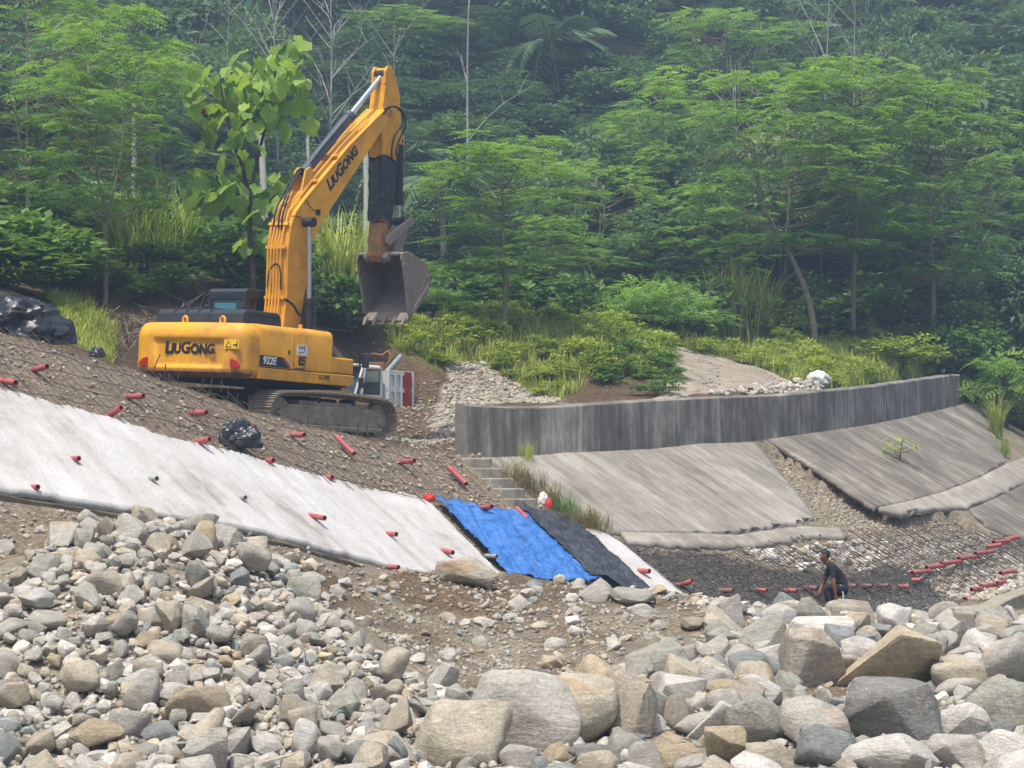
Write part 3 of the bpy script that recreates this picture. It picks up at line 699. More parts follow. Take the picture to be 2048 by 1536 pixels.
# black engine hood
hd = MB().prism([(-2.36, 2.06), (-2.33, 2.30), (-2.22, 2.36), (-1.28, 2.36), (-1.18, 2.30), (-1.14, 2.06)], -.97, 1.2)
hd = hd.build('engine_hood', m_blk, EXC, bevel=.05, seg=3)
for yy in (-.15, .15, .45, .75): MB().tube([(-2.34, yy, 2.2), (-2.31, yy, 2.325), (-2.2, yy, 2.375), (-1.3, yy, 2.375)], .02, 6).build('hood_rib', m_blk, hd, smooth=True)
for k in range(12): MB().box((-2.0 + k * .066, -.972, 2.26), (.035, .012, .07)).build('vent_slot', m_dark, hd)
# cab on the left
cb = empty('cab'); cb.parent = EXC
rf = MB().prism([(-.70, 2.66), (-.72, 2.84), (-.62, 2.90), (.60, 2.93), (.95, 2.86), (1.0, 2.78), (.95, 2.72), (-.6, 2.68)], .36, 1.32).build('cab_roof', m_blk, cb, bevel=.03)
MB().box((.15, .84, 1.65), (1.7, .94, .75)).build('cab_lower_panel', m_yel, cb, bevel=.03)
for x_, y_ in ((-.66, .40), (-.66, 1.28), (.92, .40), (.95, 1.28), (.15, .40), (.15, 1.28)): MB().box((x_, y_, 2.35), (.09, .08, .72)).build('cab_post', m_blk, cb, bevel=.01)
MB().box((-.665, .84, 2.44), (.02, .8, .46)).build('rear_window', m_glass, cb)
MB().box((-.682, .87, 2.545), (.012, .56, .13)).build('window_teal_strip', m_teal, cb)  # teal tone of the rear window, laid over the glass as a thin plate
for x_, dx in ((-.25, .72), (.55, .7)):
    for y_ in (.385, 1.295): MB().box((x_, y_, 2.35), (dx, .014, .66)).build('side_window', m_glass, cb)
MB().box((.955, .84, 2.3), (.014, .8, .8)).build('windscreen', m_glass, cb)
MB().tube(smooth_path([(-.45, 1.42, 2.80), (-.40, 1.60, 2.77), (-.38, 1.70, 2.68), (-.38, 1.72, 2.4), (-.38, 1.5, 2.3)]), .035, 8).build('mirror_arm', m_blk, cb, smooth=True)
# deck details, rails, mirror
MB().tube(smooth_path([(-.42, -1.2, 2.05), (-.50, -1.25, 2.60), (-.50, -1.25, 2.88), (-.43, -1.25, 2.94), (-.03, -1.25, 2.96), (.36, -1.25, 2.59), (1.02, -1.25, 1.66), (1.0, -1.2, 1.25)]), .018, 8).build('handrail', m_blk, EXC, smooth=True)
MB().tube([(-.52, -1.28, 2.12), (.57, -1.28, 2.16)], .012, 6).build('rail_bar', m_blk, EXC, smooth=True)
MB().tube([(-.50, -.9, 2.08), (-.50, -.9, 2.2)], .04, 8).build('filler_cap', m_yel, EXC)
MB().box((1.10, -1.33, 1.60), (.06, .17, .30)).build('rear_view_mirror', m_blk, EXC, bevel=.05, seg=3)
MB().box((-.55, -.6, 2.02), (.8, .6, .14)).build('valve_cover', m_yel, EXC, bevel=.03)

# --- boom
top_e = [(-.30, 1.8), (-.25, 2.2), (-.19, 2.83), (-.22, 3.67), (-.18, 4.13), (-.02, 4.50), (.36, 4.88), (1.61, 6.04), (2.40, 6.67), (2.86, 7.03)]
bot_e = [(3.02, 7.05), (3.10, 6.95), (3.04, 6.82), (2.90, 6.70), (2.68, 6.43), (1.67, 5.28), (.85, 4.34), (.58, 3.95), (.51, 3.35), (.36, 2.49), (.25, 1.9), (.1, 1.55), (-.15, 1.5)]
bo = MB().prism(top_e + bot_e, -.24, .24).build('boom', m_yel, EXC, bevel=.012)
for yy in (-.262, .262):      # flange edges of the box section
    MB().tube([(x_ + .01, yy * .98, z_) for x_, z_ in lerp_line(top_e, 40)], .016, 6).build('boom_edge', m_yel, bo, smooth=True)
for yy in (.17, .09, .01, -.07, -.15):
    p = [(x_ - .055 - (.03 if z_ < 4 else .0), yy, z_ + (.05 if z_ > 4.4 else 0)) for x_, z_ in lerp_line(top_e[1:7] if abs(yy) < .12 else top_e[1:9], 26)]
    MB().tube(p, .022, 7).build('hydraulic_pipe', m_yel, bo, smooth=True)
for (x_, z_, an) in ((-.24, 2.75, 0), (-.27, 3.75, 0), (-.21, 4.22, .3), (.62, 5.18, .82), (1.25, 5.78, .82)):
    MB().box((x_, 0, z_), (.06, .5, .07), Matrix.Rotation(an, 3, 'Y')).build('pipe_clamp', m_yel, bo, bevel=.01)
for k, yy in enumerate((-.10, -.02, .10)):
    MB().tube(smooth_path([(-.26, yy, 4.1 + .05 * k), (-.2, yy, 4.5), (.05, yy * .5, 4.95 + .04 * k), (.3, yy * .5 + .05, 5.25), (.55, yy * .5 + .08, 5.45)]), .02, 7).build('hose', m_hose, bo, smooth=True)
MB().tube(smooth_path([(-.31, -.2, 2.9), (-.36, -.22, 3.25), (-.33, -.1, 3.42), (-.3, .1, 3.3), (-.31, .14, 2.95)]), .016, 7).build('hose', m_hose, bo, smooth=True)
MB().tube(smooth_path([(-.22, -.26, 2.72), (-.05, -.33, 2.62), (.1, -.36, 2.46), (.36, -.40, 2.36), (.40, -.42, 2.15)]), .028, 8).build('hose', m_hose, bo, smooth=True)
MB().cyl((.70, -.25, 4.56), (.70, -.275, 4.56), .065, 14).build('boom_light', m_hose, bo)
MB().tube(smooth_path([(.70, -.27, 4.56), (.45, -.27, 4.62), (.25, -.265, 4.78)]), .009, 5).build('wire', m_hose, bo)
MB().tube(smooth_path([(.23, -.30, 4.36), (.0, -.265, 4.40), (-.15, -.26, 4.38)]), .009, 5).build('wire', m_hose, bo)
dirx = Vector((2.01 - 1.09, 0, 6.0 - 5.06)).normalized(); diry = Vector((-dirx.z, 0, dirx.x))
place_text('lettering', text_mesh('LiuGong', .3, .014, .18, True, .002), m_ink, bo, (1.46, -.2415, 5.575), dirx, diry, 1.30)
for yy in (-.13, .13): MB().prism([(.25, 4.86), (.62, 5.16), (.60, 5.42), (.50, 5.46), (.38, 5.38)], yy - .025, yy + .025).build('cylinder_bracket', m_yel, bo, bevel=.008)
MB().cyl((3.0, -.27, 6.93), (3.0, .27, 6.93), .075, 16).build('boom_pin', m_yel2, bo, smooth=True)
# cylinders
def ram(name, a, b_, y, r1, r2, split, parent, mb=None):
    a, b_ = Vector((a[0], y, a[1])), Vector((b_[0], y, b_[1])); mid = a.lerp(b_, split)
    c = MB(); c.cyl(a, mid, r1, 18); c.cyl(mid - (b_ - a).normalized() * .12, mid, r1 * 1.14, 18); c.cyl(a, a + (b_ - a).normalized() * .1, r1 * 1.1, 18)
    o = c.build(name, mb or m_cyl, parent, smooth=True, bevel=.008)
    MB().cyl(mid, b_, r2, 14).build('piston_rod', m_chrome, o, smooth=True)
    MB().cyl(b_ + Vector((0, -r1 * 1.15, 0)), b_ + Vector((0, r1 * 1.15, 0)), r2 * 1.9, 16).build('rod_eye', m_hose, o, smooth=True)
    return o
sc1 = ram('stick_cylinder', (.50, 5.34), (3.00, 7.76), 0, .115, .062, .58, EXC)
MB().tube([(.58, -.11, 5.56), (.9, -.1, 5.88), (1.5, -.1, 6.44), (1.85, -.08, 6.72)], .018, 6).build('cylinder_pipe', m_hose, sc1, smooth=True)
for yy in (-.42, .42): ram('boom_cylinder', (.42, 1.55), (.23, 4.30), yy, .10, .052, .45, EXC, m_hose)
# stick
sk_b = [(2.95, 3.98), (3.00, 4.3), (2.99, 4.66), (2.93, 5.97), (2.86, 6.4), (2.80, 6.75), (2.83, 7.1), (2.88, 7.5), (2.90, 7.80)]
sk_f = [(2.96, 7.90), (3.06, 7.91), (3.26, 7.74), (3.42, 7.40), (3.50, 6.9), (3.52, 6.62), (3.42, 6.05), (3.40, 5.28), (3.28, 4.66)]
stk = MB().prism(sk_b[2:] + sk_f, -.18, .18).build('stick', m_yel, EXC, bevel=.012)
MB().prism([(3.0, 4.64), (3.27, 4.64), (3.29, 4.2), (3.27, 3.9), (3.18, 3.80), (3.06, 3.80), (2.99, 3.92), (2.99, 4.3)], -.165, .165).build('stick_tip', m_yel2, stk, bevel=.02)
for yy in (-.16, .16): MB().prism([(2.86, 7.55), (2.86, 7.82), (2.93, 7.93), (3.07, 7.94), (3.18, 7.80), (3.0, 7.5)], yy - .03, yy + .03).build('stick_lug', m_yel, stk, bevel=.01)
MB().prism([(3.35, 6.75), (3.62, 6.62), (3.80, 6.50), (3.74, 6.38), (3.40, 6.35)], -.1, .1).build('cylinder_bracket', m_yel, stk, bevel=.01)
for k in range(2):
    MB().tube(smooth_path([(2.75, -.27, 6.98 - .1 * k), (3.0, -.32, 7.08), (3.28, -.36, 7.02 - .05 * k), (3.42 - .12 * k, -.36, 6.75), (3.30 - .2 * k, -.30, 6.40), (3.28 - .14 * k, -.25, 6.15 - .15 * k), (3.46 - .02 * k, -.2, 6.02 - .1 * k)]), .02, 7).build('hose', m_hose, stk, smooth=True)
# plastic wrap round the stick, crumpled
ring = 40; V = []; zz = np.linspace(4.66, 6.02, 40)
for j, z in enumerate(zz):
    xb = np.interp(z, [4.3, 4.66, 5.97, 6.4], [3.0, 2.99, 2.93, 2.86]); xf = np.interp(z, [4.66, 5.28, 6.05], [3.30, 3.42, 3.44])
    for k in range(ring):
        a = 2 * math.pi * k / ring; c_, s_ = math.cos(a), math.sin(a); e = 5
        den = (abs(c_) ** e + abs(s_) ** e) ** (1 / e)
        nn = 1 + .11 * float(fbm(np.array([c_ * 1.6]), np.array([s_ * 1.6]), z * 7, 3)[0])
        sk2 = .035 * math.sin(a * 3 + 2) * (j in (0, 1, 38, 39))
        V.append(((xb + xf) / 2 + ((xf - xb) / 2 + .035) * c_ / den * nn, .225 * s_ / den * nn, z + sk2))
Fc = [(j * ring + k, j * ring + (k + 1) % ring, (j + 1) * ring + (k + 1) % ring, (j + 1) * ring + k) for j in range(39) for k in range(ring)]
MB().add(V, Fc).build('plastic_wrap', m_wrap, stk, smooth=True, ang=70)
bc = ram('bucket_cylinder', (3.70, 6.50), (3.84, 4.74), 0, .095, .05, .80, EXC, m_hose)
# linkage
for yy in (-.23, .23): MB().prism([(3.08, 4.20), (3.20, 4.14), (3.88, 4.60), (4.02, 4.66), (4.06, 4.78), (3.96, 4.84), (3.10, 4.34)], yy - .03, yy + .03).build('tipping_lever', m_bucket, EXC, bevel=.01)
MB().prism([(3.82, 4.72), (4.04, 4.76), (4.02, 4.5), (3.70, 3.90), (3.50, 3.90), (3.56, 4.3)], -.15, .15).build('bucket_link', m_bucket, EXC, bevel=.02)
# bucket
bk = empty('bucket'); bk.parent = EXC
outer = [(3.20, 3.98), (3.36, 4.03), (3.58, 4.02), (3.77, 3.96), (4.02, 3.88), (4.16, 3.80), (4.25, 3.67), (4.31, 3.48), (4.27, 3.31), (4.18, 3.20), (4.06, 3.07), (3.86, 2.86), (3.62, 2.65)]
mouth = [(3.53, 2.74), (3.47, 2.95), (3.36, 3.35), (3.25, 3.70), (3.18, 3.86)]
oc = lerp_line(outer, 40); cen = np.array([3.6, 3.4])
V = []; Fc = []
tg = np.gradient(oc, axis=0); tg /= np.linalg.norm(tg, axis=1)[:, None]; nin = np.stack([tg[:, 1], -tg[:, 0]], 1)
nin *= np.sign(((cen - oc) * nin).sum(1))[:, None]
inn = oc + nin * .04
for i in range(40):
    for yy, q in ((-.56, oc), (.56, oc), (.56, inn), (-.56, inn)): V.append((q[i, 0], yy, q[i, 1]))
for i in range(39):
    for j in range(4): Fc.append((i * 4 + j, i * 4 + (j + 1) % 4, (i + 1) * 4 + (j + 1) % 4, (i + 1) * 4 + j))
Fc += [(0, 1, 2, 3), (159, 158, 157, 156)]
MB().add(V, Fc).build('bucket_shell', m_bucket, bk, smooth=True, ang=40)
for yy in (-.575, .575):
    sp = MB().prism([tuple(p) for p in outer] + mouth, yy - .018, yy + .018).build('bucket_side', m_bucket, bk, bevel=.008)
    o_ = .012 * (1 if yy > 0 else -1)
    MB().prism([(3.55, 2.72), (3.70, 2.75), (3.45, 3.60), (3.30, 3.80), (3.22, 3.74)], yy - .018 + o_, yy + .018 + o_).build('side_cutter', m_bucket, sp, bevel=.008)
    MB().prism([(4.24, 3.62), (4.29, 3.48), (4.24, 3.32), (3.70, 2.76), (3.64, 2.80), (4.16, 3.36), (4.2, 3.48), (4.16, 3.6)], yy - .02 + o_, yy + .02 + o_).build('wear_strip', m_bucket, sp, bevel=.006)
    for q in ((3.96, 3.30), (4.05, 3.42), (4.12, 3.56)):
        MB().box((q[0], yy + o_ * .6, q[1]), (.13, .03, .06), Matrix.Rotation(-.9, 3, 'Y')).build('wear_pad', m_bucket, sp, bevel=.006)
lipd = Vector((-.70, 0, -.71))
MB().box((3.60, 0, 2.66), (.26, 1.14, .05), Matrix.Rotation(-.79, 3, 'Y')).build('lip_plate', m_bucket, bk, bevel=.008)
for yy in np.linspace(-.5, .5, 5):
    a = Vector((3.56, yy, 2.62)); t_ = MB()
    d1 = lipd * .20; wv = Vector((0, .055, 0)); hv = Vector((.05, 0, -.05))
    Vt = [a - wv - hv, a + wv - hv, a + wv + hv, a - wv + hv] + [a + d1 - wv * .5 - hv * .15, a + d1 + wv * .5 - hv * .15, a + d1 + wv * .5 + hv * .15, a + d1 - wv * .5 + hv * .15]
    t_.add(Vt, [(0, 1, 2, 3), (4, 7, 6, 5), (0, 4, 5, 1), (1, 5, 6, 2), (2, 6, 7, 3), (3, 7, 4, 0)]).build('tooth', m_bucket, bk, bevel=.008)
for yy in (-.22, .22): MB().prism([(3.02, 3.86), (3.06, 3.98), (3.14, 4.01), (3.45, 4.06), (3.66, 4.10), (3.72, 3.98), (3.40, 3.95), (3.20, 3.80), (3.10, 3.77)], yy - .035, yy + .035).build('bucket_ear', m_bucket, bk, bevel=.01)
MB().cyl((3.12, -.30, 3.89), (3.12, .30, 3.89), .075, 18).build('bucket_pin', m_bucket, bk, smooth=True)
MB().cyl((3.60, -.28, 4.0), (3.60, .28, 4.0), .06, 16).build('bucket_pin', m_bucket, bk, smooth=True)

# ================================================================ TRUCK behind the excavator
m_tw = pmat('truck_white_paint', srgb(206, 206, 204), .4, .06, 2., dirt=srgb(150, 130, 105), dirt_amt=.3)
m_tr = pmat('truck_red_paint', srgb(150, 34, 34), .5, .15, 4., dirt=srgb(110, 70, 55), dirt_amt=.3)
m_tyre = pmat('tyre_rubber', srgb(32, 31, 30), .85, .2, 6., dirt=srgb(90, 78, 62), dirt_amt=.5)
m_tglass = pmat('truck_windscreen_glass', srgb(60, 84, 110), .08, .25, 2., spec=.8)  # blue base colour stands in for the reflection on the windscreen
m_sglass, _n, _b, _o = mk('clear_side_glass'); _t = N(_n, 'ShaderNodeBsdfTransparent'); _t.inputs[0].default_value = (.75, .82, .82, 1); _b.inputs['Base Color'].default_value = (.05, .07, .07, 1); _b.inputs['Roughness'].default_value = .08
_m = N(_n, 'ShaderNodeMixShader'); _m.inputs[0].default_value = .25; _n.links.new(_t.outputs[0], _m.inputs[1]); _n.links.new(_b.outputs[0], _m.inputs[2]); _n.links.new(_m.outputs[0], _o.inputs[0])
m_tin = pmat('truck_dark_interior', srgb(24, 34, 34), .7, .2, 3.)
TRUCK = empty('dump_truck'); tag(TRUCK, 'small white dump truck with red striped bed half hidden behind the excavator', 'truck')
fw = Vector((-.45, -.893, 0)); lf = Vector((.893, -.45, 0))
TO = Vector((-4.13, 58.4, 0)); TO.z = 3.74
TRUCK.matrix_world = Matrix.Translation(TO) @ Matrix((fw, lf, Vector((0, 0, 1)))).transposed().to_4x4()
cbx = empty('cab'); cbx.parent = TRUCK
MB().box((.72, 0, 1.98), (1.28, 1.56, .07)).build('cab_roof', m_tw, cbx, bevel=.03)
fp = MB(); fp.box((1.42, 0, .82), (.10, 1.62, .62)); fp.box((1.40, 0, .5), (.16, 1.66, .18)); fp.build('front_panel', m_tw, cbx, bevel=.03)
MB().box((.04, 0, .85), (.06, 1.56, .8)).build('rear_panel', m_tw, cbx, bevel=.01)
for sg in (-1, 1):
    dr = MB(); y = sg * .80
    dr.prism([(.10, 1.22), (1.42, 1.22), (1.44, .80), (1.30, .62), (1.05, .52), (.55, .50), (.10, .56)], y - .035, y + .035)
    d_o = dr.build('door', m_tw, cbx, bevel=.02)
    MB().tube([(.10, y, 1.2), (.10, y, 1.88), (.16, y, 1.94), (.86, y, 1.94), (.95, y, 1.90), (1.12, y, 1.22)], .045, 8).build('window_frame', m_tw, d_o, smooth=True)
    MB().prism([(.14, 1.22), (1.08, 1.22), (.92, 1.88), (.14, 1.90)], y - .004, y + .004).build('side_window', m_sglass, d_o)
    MB().box((.25, y + sg * .045, 1.08), (.14, .03, .04)).build('door_handle', m_hose, d_o)
    MB().tube([(1.42, y, .9), (1.40, y, 1.25), (1.02, y, 1.96)], .035, 8).build('windscreen_pillar', m_tw, cbx, smooth=True)
    MB().cyl((1.47, sg * .58, .72), (1.49, sg * .58, .72), .12, 16).build('headlight', m_glass, cbx)
    MB().tube([(1.40, sg * .86, 1.55), (1.50, sg * 1.02, 1.58)], .014, 6).build('mirror_arm', m_hose, cbx); MB().box((1.52, sg * 1.04, 1.50), (.05, .16, .28)).build('wing_mirror', m_hose, cbx, bevel=.02)
MB().add([(1.45, -.76, 1.14), (1.45, .76, 1.14), (1.06, .74, 1.93), (1.06, -.74, 1.93), (1.43, -.76, 1.14), (1.43, .76, 1.14), (1.04, .74, 1.93), (1.04, -.74, 1.93)], [(0, 1, 2, 3), (7, 6, 5, 4), (0, 4, 5, 1), (3, 2, 6, 7)]).build('windscreen', m_tglass, cbx)
MB().box((1.2, 0, 1.08), (.4, 1.4, .2)).build('dashboard', m_tin, cbx, bevel=.03)
MB().box((.4, 0, .98), (.6, 1.4, .3)).build('seat', m_tin, cbx, bevel=.05)
ch = MB(); ch.box((-.4, .35, .58), (3.4, .09, .14)); ch.box((-.4, -.35, .58), (3.4, .09, .14)); ch.build('chassis', m_dark, TRUCK)
for x_, y_ in ((.78, .70), (.78, -.70), (-1.25, .72), (-1.25, -.72)):
    wl = MB(); wl.cyl((x_, y_ - .1, .38), (x_, y_ + .1, .38), .38, 24); w_o = wl.build('wheel', m_tyre, TRUCK, smooth=True, bevel=.03)
    MB().cyl((x_, y_ - .112, .38), (x_, y_ + .112, .38), .2, 16).build('rim', m_tw, w_o, smooth=True)
bd = empty('cargo_bed'); bd.parent = TRUCK
MB().box((-.78, 0, .84), (1.36, 1.7, .08)).build('bed_floor', m_tr, bd)
for sg in (-1, 1):
    y = sg * .85
    sdp = MB().box((-.78, y, 1.36), (1.36, .04, .96)).build('side_panel', m_tw, bd)
    for z_ in (1.84, 1.38, .90): MB().box((-.78, y + sg * .045, z_), (1.38, .06, .12)).build('side_rail', m_tw if z_ > 1 else m_tr, sdp, bevel=.01)
    for x_ in (-.14, -.48, -.80, -1.42): MB().box((x_, y + sg * .05, 1.36), (.10, .07, .9)).build('side_rib', m_tw, sdp, bevel=.01)
    MB().box((-1.12, y + sg * .056, 1.37), (.36, .078, 1.02)).build('red_stripe', m_tr, sdp)
MB().box((-.10, 0, 1.38), (.05, 1.7, 1.0)).build('headboard', m_tw, bd); MB().box((-1.46, 0, 1.34), (.05, 1.66, .92)).build('tailgate', m_tw, bd)
m_pvc = pmat('grey_pvc', srgb(128, 140, 144), .5, .1, 3.)
def tube_hollow(name, a, b_, r, mat, min_in=None, n=14, wall=.82):
    a, b_ = Vector(a), Vector(b_); d = (b_ - a).normalized(); u = d.cross(Vector((0, 0, 1)))
    if u.length < .05: u = d.cross(Vector((1, 0, 0)))
    u.normalize(); w_ = d.cross(u); V = []
    for c, rr_ in ((a, r), (b_, r), (b_, r * wall), (a, r * wall)):
        V += [c + (u * math.cos(2 * math.pi * k / n) + w_ * math.sin(2 * math.pi * k / n)) * rr_ - a for k in range(n)]
    F = [(j * n + k, j * n + (k + 1) % n, ((j + 1) % 4) * n + (k + 1) % n, ((j + 1) % 4) * n + k) for j in range(4) for k in range(n)]
    o = MB().add(V, F).build(name, mat, None, smooth=True, ang=40); o.location = a
    return o
a = P(762, 757, 58.6); b_ = P(802, 712, 59.0)
tag(tube_hollow('plastic_pipe', a, b_, .075, m_pvc), 'grey plastic pipe sticking up out of the truck bed', 'pipe')
mm = empty('mixing_machine', P(750, 740, 59.6)); tag(mm, 'small rusty machine with a bent tube frame above the truck cab', 'machine')
MB().box((0, 0, .06), (.55, .4, .3)).build('housing', m_rust, mm, bevel=.04)
MB().tube(smooth_path([(-.2, -.1, .15), (-.1, -.1, .42), (.2, -.1, .40), (.35, -.1, .5), (.42, -.1, .3), (.3, -.1, .1)]), .03, 8).build('tube_frame', m_yel2, mm, smooth=True)

# ================================================================ TARPS, PLASTIC, SACKS
def tarp_mat(name, c, rough=.38):
    m, n, b, out = mk(name); v = coord(n, (1, 1, 2.2)); f = noise(n, v, 2.2, 5, .6, 1.5); f2 = noise(n, v, 9, 4, .6, 2.0); d = noise(n, v, 3.5, 7, .75)
    cc = ramp(n, f, [(.3, tuple(x * .82 for x in c)), (.7, tuple(min(1, x * 1.18) for x in c))]); cc = mix(n, ramp(n, d, [(.5, 0.0), (.75, .35)]), cc, srgb(150, 158, 166))
    n.links.new(cc, b.inputs['Base Color']); b.inputs['Roughness'].default_value = rough; b.inputs['Specular IOR Level'].default_value = .6
    r1 = mathn(n, 'ABSOLUTE', mathn(n, 'SUBTRACT', f, .5)); r2 = mathn(n, 'ABSOLUTE', mathn(n, 'SUBTRACT', f2, .5))
    bump(n, mathn(n, 'ADD', mathn(n, 'MULTIPLY', r1, 2.4), mathn(n, 'MULTIPLY', r2, .25)), .9, .10, b); return m
m_blue = tarp_mat('blue_tarpaulin', srgb(52, 118, 196)); m_btarp = tarp_mat('black_tarpaulin', srgb(48, 52, 58), .35)
fold = lambda s, w_: .26 * np.abs(fbm(s * 2.2 + w_ * .5, w_ * .5 - s * .3, 3, 4)) + .09 * fbm(s * 5 + w_ * 2, w_ * 1.8, 7, 3) + .10 * np.abs(fbm(s * 2.5 - w_ * 1.5, w_ * 2.0 + s, 12, 3)) + .03 * fbm(s * 9, w_ * 7, 1, 3) - .03
tb = sheet('blue_tarp', [(872, 1006), (925, 1015), (959, 1023), (1000, 1028), (1046, 1036)], [(1016, 1160), (1060, 1164), (1110, 1170), (1152, 1174), (1196, 1168)], 90, 90, .12, .012, m_blue, disp=fold, jag=.06, jag_sides='tlrb', seed=11)
tag(tb, 'crumpled bright blue tarpaulin spread down the slope', 'tarp'); tb.data.polygons.foreach_set('use_smooth', np.ones(len(tb.data.polygons), bool))
tk = sheet('black_tarp', [(1043, 1037), (1075, 1038), (1105, 1043), (1140, 1050), (1158, 1058)], [(1196, 1164), (1226, 1180), (1255, 1190), (1285, 1194), (1308, 1192)], 60, 80, .17, .012, m_btarp, disp=fold, jag=.06, jag_sides='tlr', seed=12)
tag(tk, 'black plastic tarp overlapping the blue one on the slope', 'tarp'); tk.data.polygons.foreach_set('use_smooth', np.ones(len(tk.data.polygons), bool))
def ico(sub):
    bm = bmesh.new(); bmesh.ops.create_icosphere(bm, subdivisions=sub, radius=1.0)
    V = np.array([v.co[:] for v in bm.verts]); F = np.array([[v.index for v in f.verts] for f in bm.faces]); bm.free(); return V, F
def crumple(name, loc, size, mat, seed, sub=5, amp=.55, rot=0.0, lobes=()):
    V, F = ico(sub); V = V.copy()
    d = V.copy()
    r = 1 + amp * (.32 - np.abs(fbm(d[:, 0] * 1.5 + seed, d[:, 1] * 1.5, d[:, 2] * 1.5, 3)) * 2.2) + .30 * fbm(d[:, 0] * 2.6 + seed, d[:, 1] * 2.6, d[:, 2] * 2.6, 2) - .22 * np.abs(fbm(d[:, 0] * 4.5 + 3 * seed, d[:, 1] * 4.5, d[:, 2] * 3, 3)) - .16 * np.abs(fbm(d[:, 0] * 9 + seed, d[:, 1] * 9, d[:, 2] * 6, 2))
    for l, k in lobes: r += k * np.exp(-((d - np.array(l)) ** 2).sum(1) * 3)
    V = d * r[:, None] * .8; V[:, 2] = np.maximum(V[:, 2], -.35)
    c, s_ = math.cos(rot), math.sin(rot)
    V = V * np.array(size) / 2; V = np.column_stack([V[:, 0] * c - V[:, 1] * s_, V[:, 0] * s_ + V[:, 1] * c, V[:, 2]])
    me = npmesh(name, V, F, mat, True); me.set_sharp_from_angle(angle=math.radians(22)); o = link(name, me); o.location = loc; return o
m_bag = pmat('black_bin_bag_plastic', srgb(30, 34, 40), .36, .3, 5., .8, 9., spec=.6)
m_sack = pmat('white_woven_sack', srgb(214, 212, 206), .8, .1, 6., .4, 40.)
m_rbag = pmat('red_plastic_bag', srgb(206, 40, 44), .35, .15, 6., .3, 20.)
p = P(38, 662, 40.6)
BAG_L = crumple('plastic_sheeting', p, (1.9, 1.2, 1.3), m_bag, 3.1, 5, .7, .4, (((-.6, -.3, .7), .35), ((.8, -.2, -.2), .4)))
tag(BAG_L, 'big crumpled heap of black plastic sheeting on top of the bank', 'plastic sheeting')
p = on_slope(480, 898); tag(crumple('rubbish_bag', p + np.array([0, 0, .16]), (.85, .6, .85), m_bag, 8.4, 5, .75, .2), 'black plastic bag slumped at the upper edge of the white facing', 'bag')
p = P(194, 708, 41.2); tag(crumple('rubbish_bag', p, (.36, .3, .36), m_bag, 5.7, 4, .3), 'small dark bundle on the crest between the black sheeting and the excavator', 'bag')
p = hit(1636, 772, 60); tag(crumple('sack', p + np.array([0, 0, .18]), (.95, .6, .7), m_sack, 2.2, 4, .4, .3), 'white sack lying beside the gravel road behind the wall', 'sack')
p = on_slope(1086, 1022); tag(crumple('sack', p + np.array([0, 0, .22]), (.24, .2, .4), m_sack, 6.2, 4, .5), 'small white sack standing on the steps above the black tarp', 'sack')
tag(crumple('cloth', p + np.array([.12, -.10, .12]), (.16, .14, .34), m_rbag, 7.2, 4, .5), 'red cloth hanging beside the small white sack on the steps', 'cloth')
p = on_slope(858, 1006); tag(crumple('plastic_bag', p + np.array([0, 0, .08]), (.34, .22, .26), m_rbag, 9.2, 4, .4, .7), 'red plastic bag at the top corner of the blue tarp', 'bag')
p = hit(1889, 1250, 30); tag(crumple('plastic_bag', p + np.array([0, 0, .1]), (.26, .2, .3), m_rbag, 4.2, 4, .7), 'bright red plastic bag lying on the stones by the kerb', 'bag')
p = hit(1816, 1248, 30); tag(crumple('plastic_bag', p + np.array([0, 0, .1]), (.34, .2, .22), pmat('cream_plastic', srgb(214, 206, 170), .5), 1.2, 4, .6), 'cream plastic bag lying on the stones by the mesh', 'bag')

# ================================================================ RED DRAIN PIPES
m_pipe = pmat('red_pvc_pipe', srgb(166, 72, 74), .6, .15, 5., dirt=srgb(168, 132, 118), dirt_amt=.6, dscale=9)
m_pipe_d = pmat('mud_dulled_pipe', srgb(112, 96, 92), .7, .15, 5., dirt=srgb(168, 74, 74), dirt_amt=.6, dscale=7)
m_pipe_g = pmat('pale_pipe', srgb(150, 152, 146), .6, .15, 5.)
ORD = ['first', 'second', 'third', 'fourth', 'fifth', 'sixth', 'seventh', 'eighth', 'ninth', 'tenth', 'eleventh', 'twelfth', 'thirteenth', 'fourteenth', 'fifteenth', 'sixteenth', 'seventeenth']
def drain(px, py, Lpx, mode, h=.06, mat=None, tilt=0.0, r=.052):
    p = on_slope(px, py, h); S, W, _ = sw(p[0], p[1])
    t = np.array([np.interp(S[0], CR_S, CR_T[:, k]) for k in range(2)]); rr_ = np.array([np.interp(S[0], CR_S, CR_R[:, k]) for k in range(2)])
    if mode == 'r': ax = np.array([*rr_, tilt])
    elif mode == 'f': ax = np.array([*rr_, -DROP])
    else: ax = np.array([*t, tilt])
    ax = ax / np.linalg.norm(ax)
    a, b_ = proj(p), proj(p + ax * .2); k = math.hypot(b_[0] - a[0], b_[1] - a[1]) / .2
    L = Lpx / k
    return tube_hollow('drain_pipe', p - ax * L / 2, p + ax * L / 2, r, mat or m_pipe)
def pipes(lst, text, grp, order='from the left'):
    lst = sorted(lst, key=lambda q: q[0])
    for i, q in enumerate(lst):
        o = drain(*q[:4], **(q[4] if len(q) > 4 else {}))
        tag(o, text.format(n=ORD[i] if i < 17 else str(i + 1) + 'th'), 'pipe', grp)
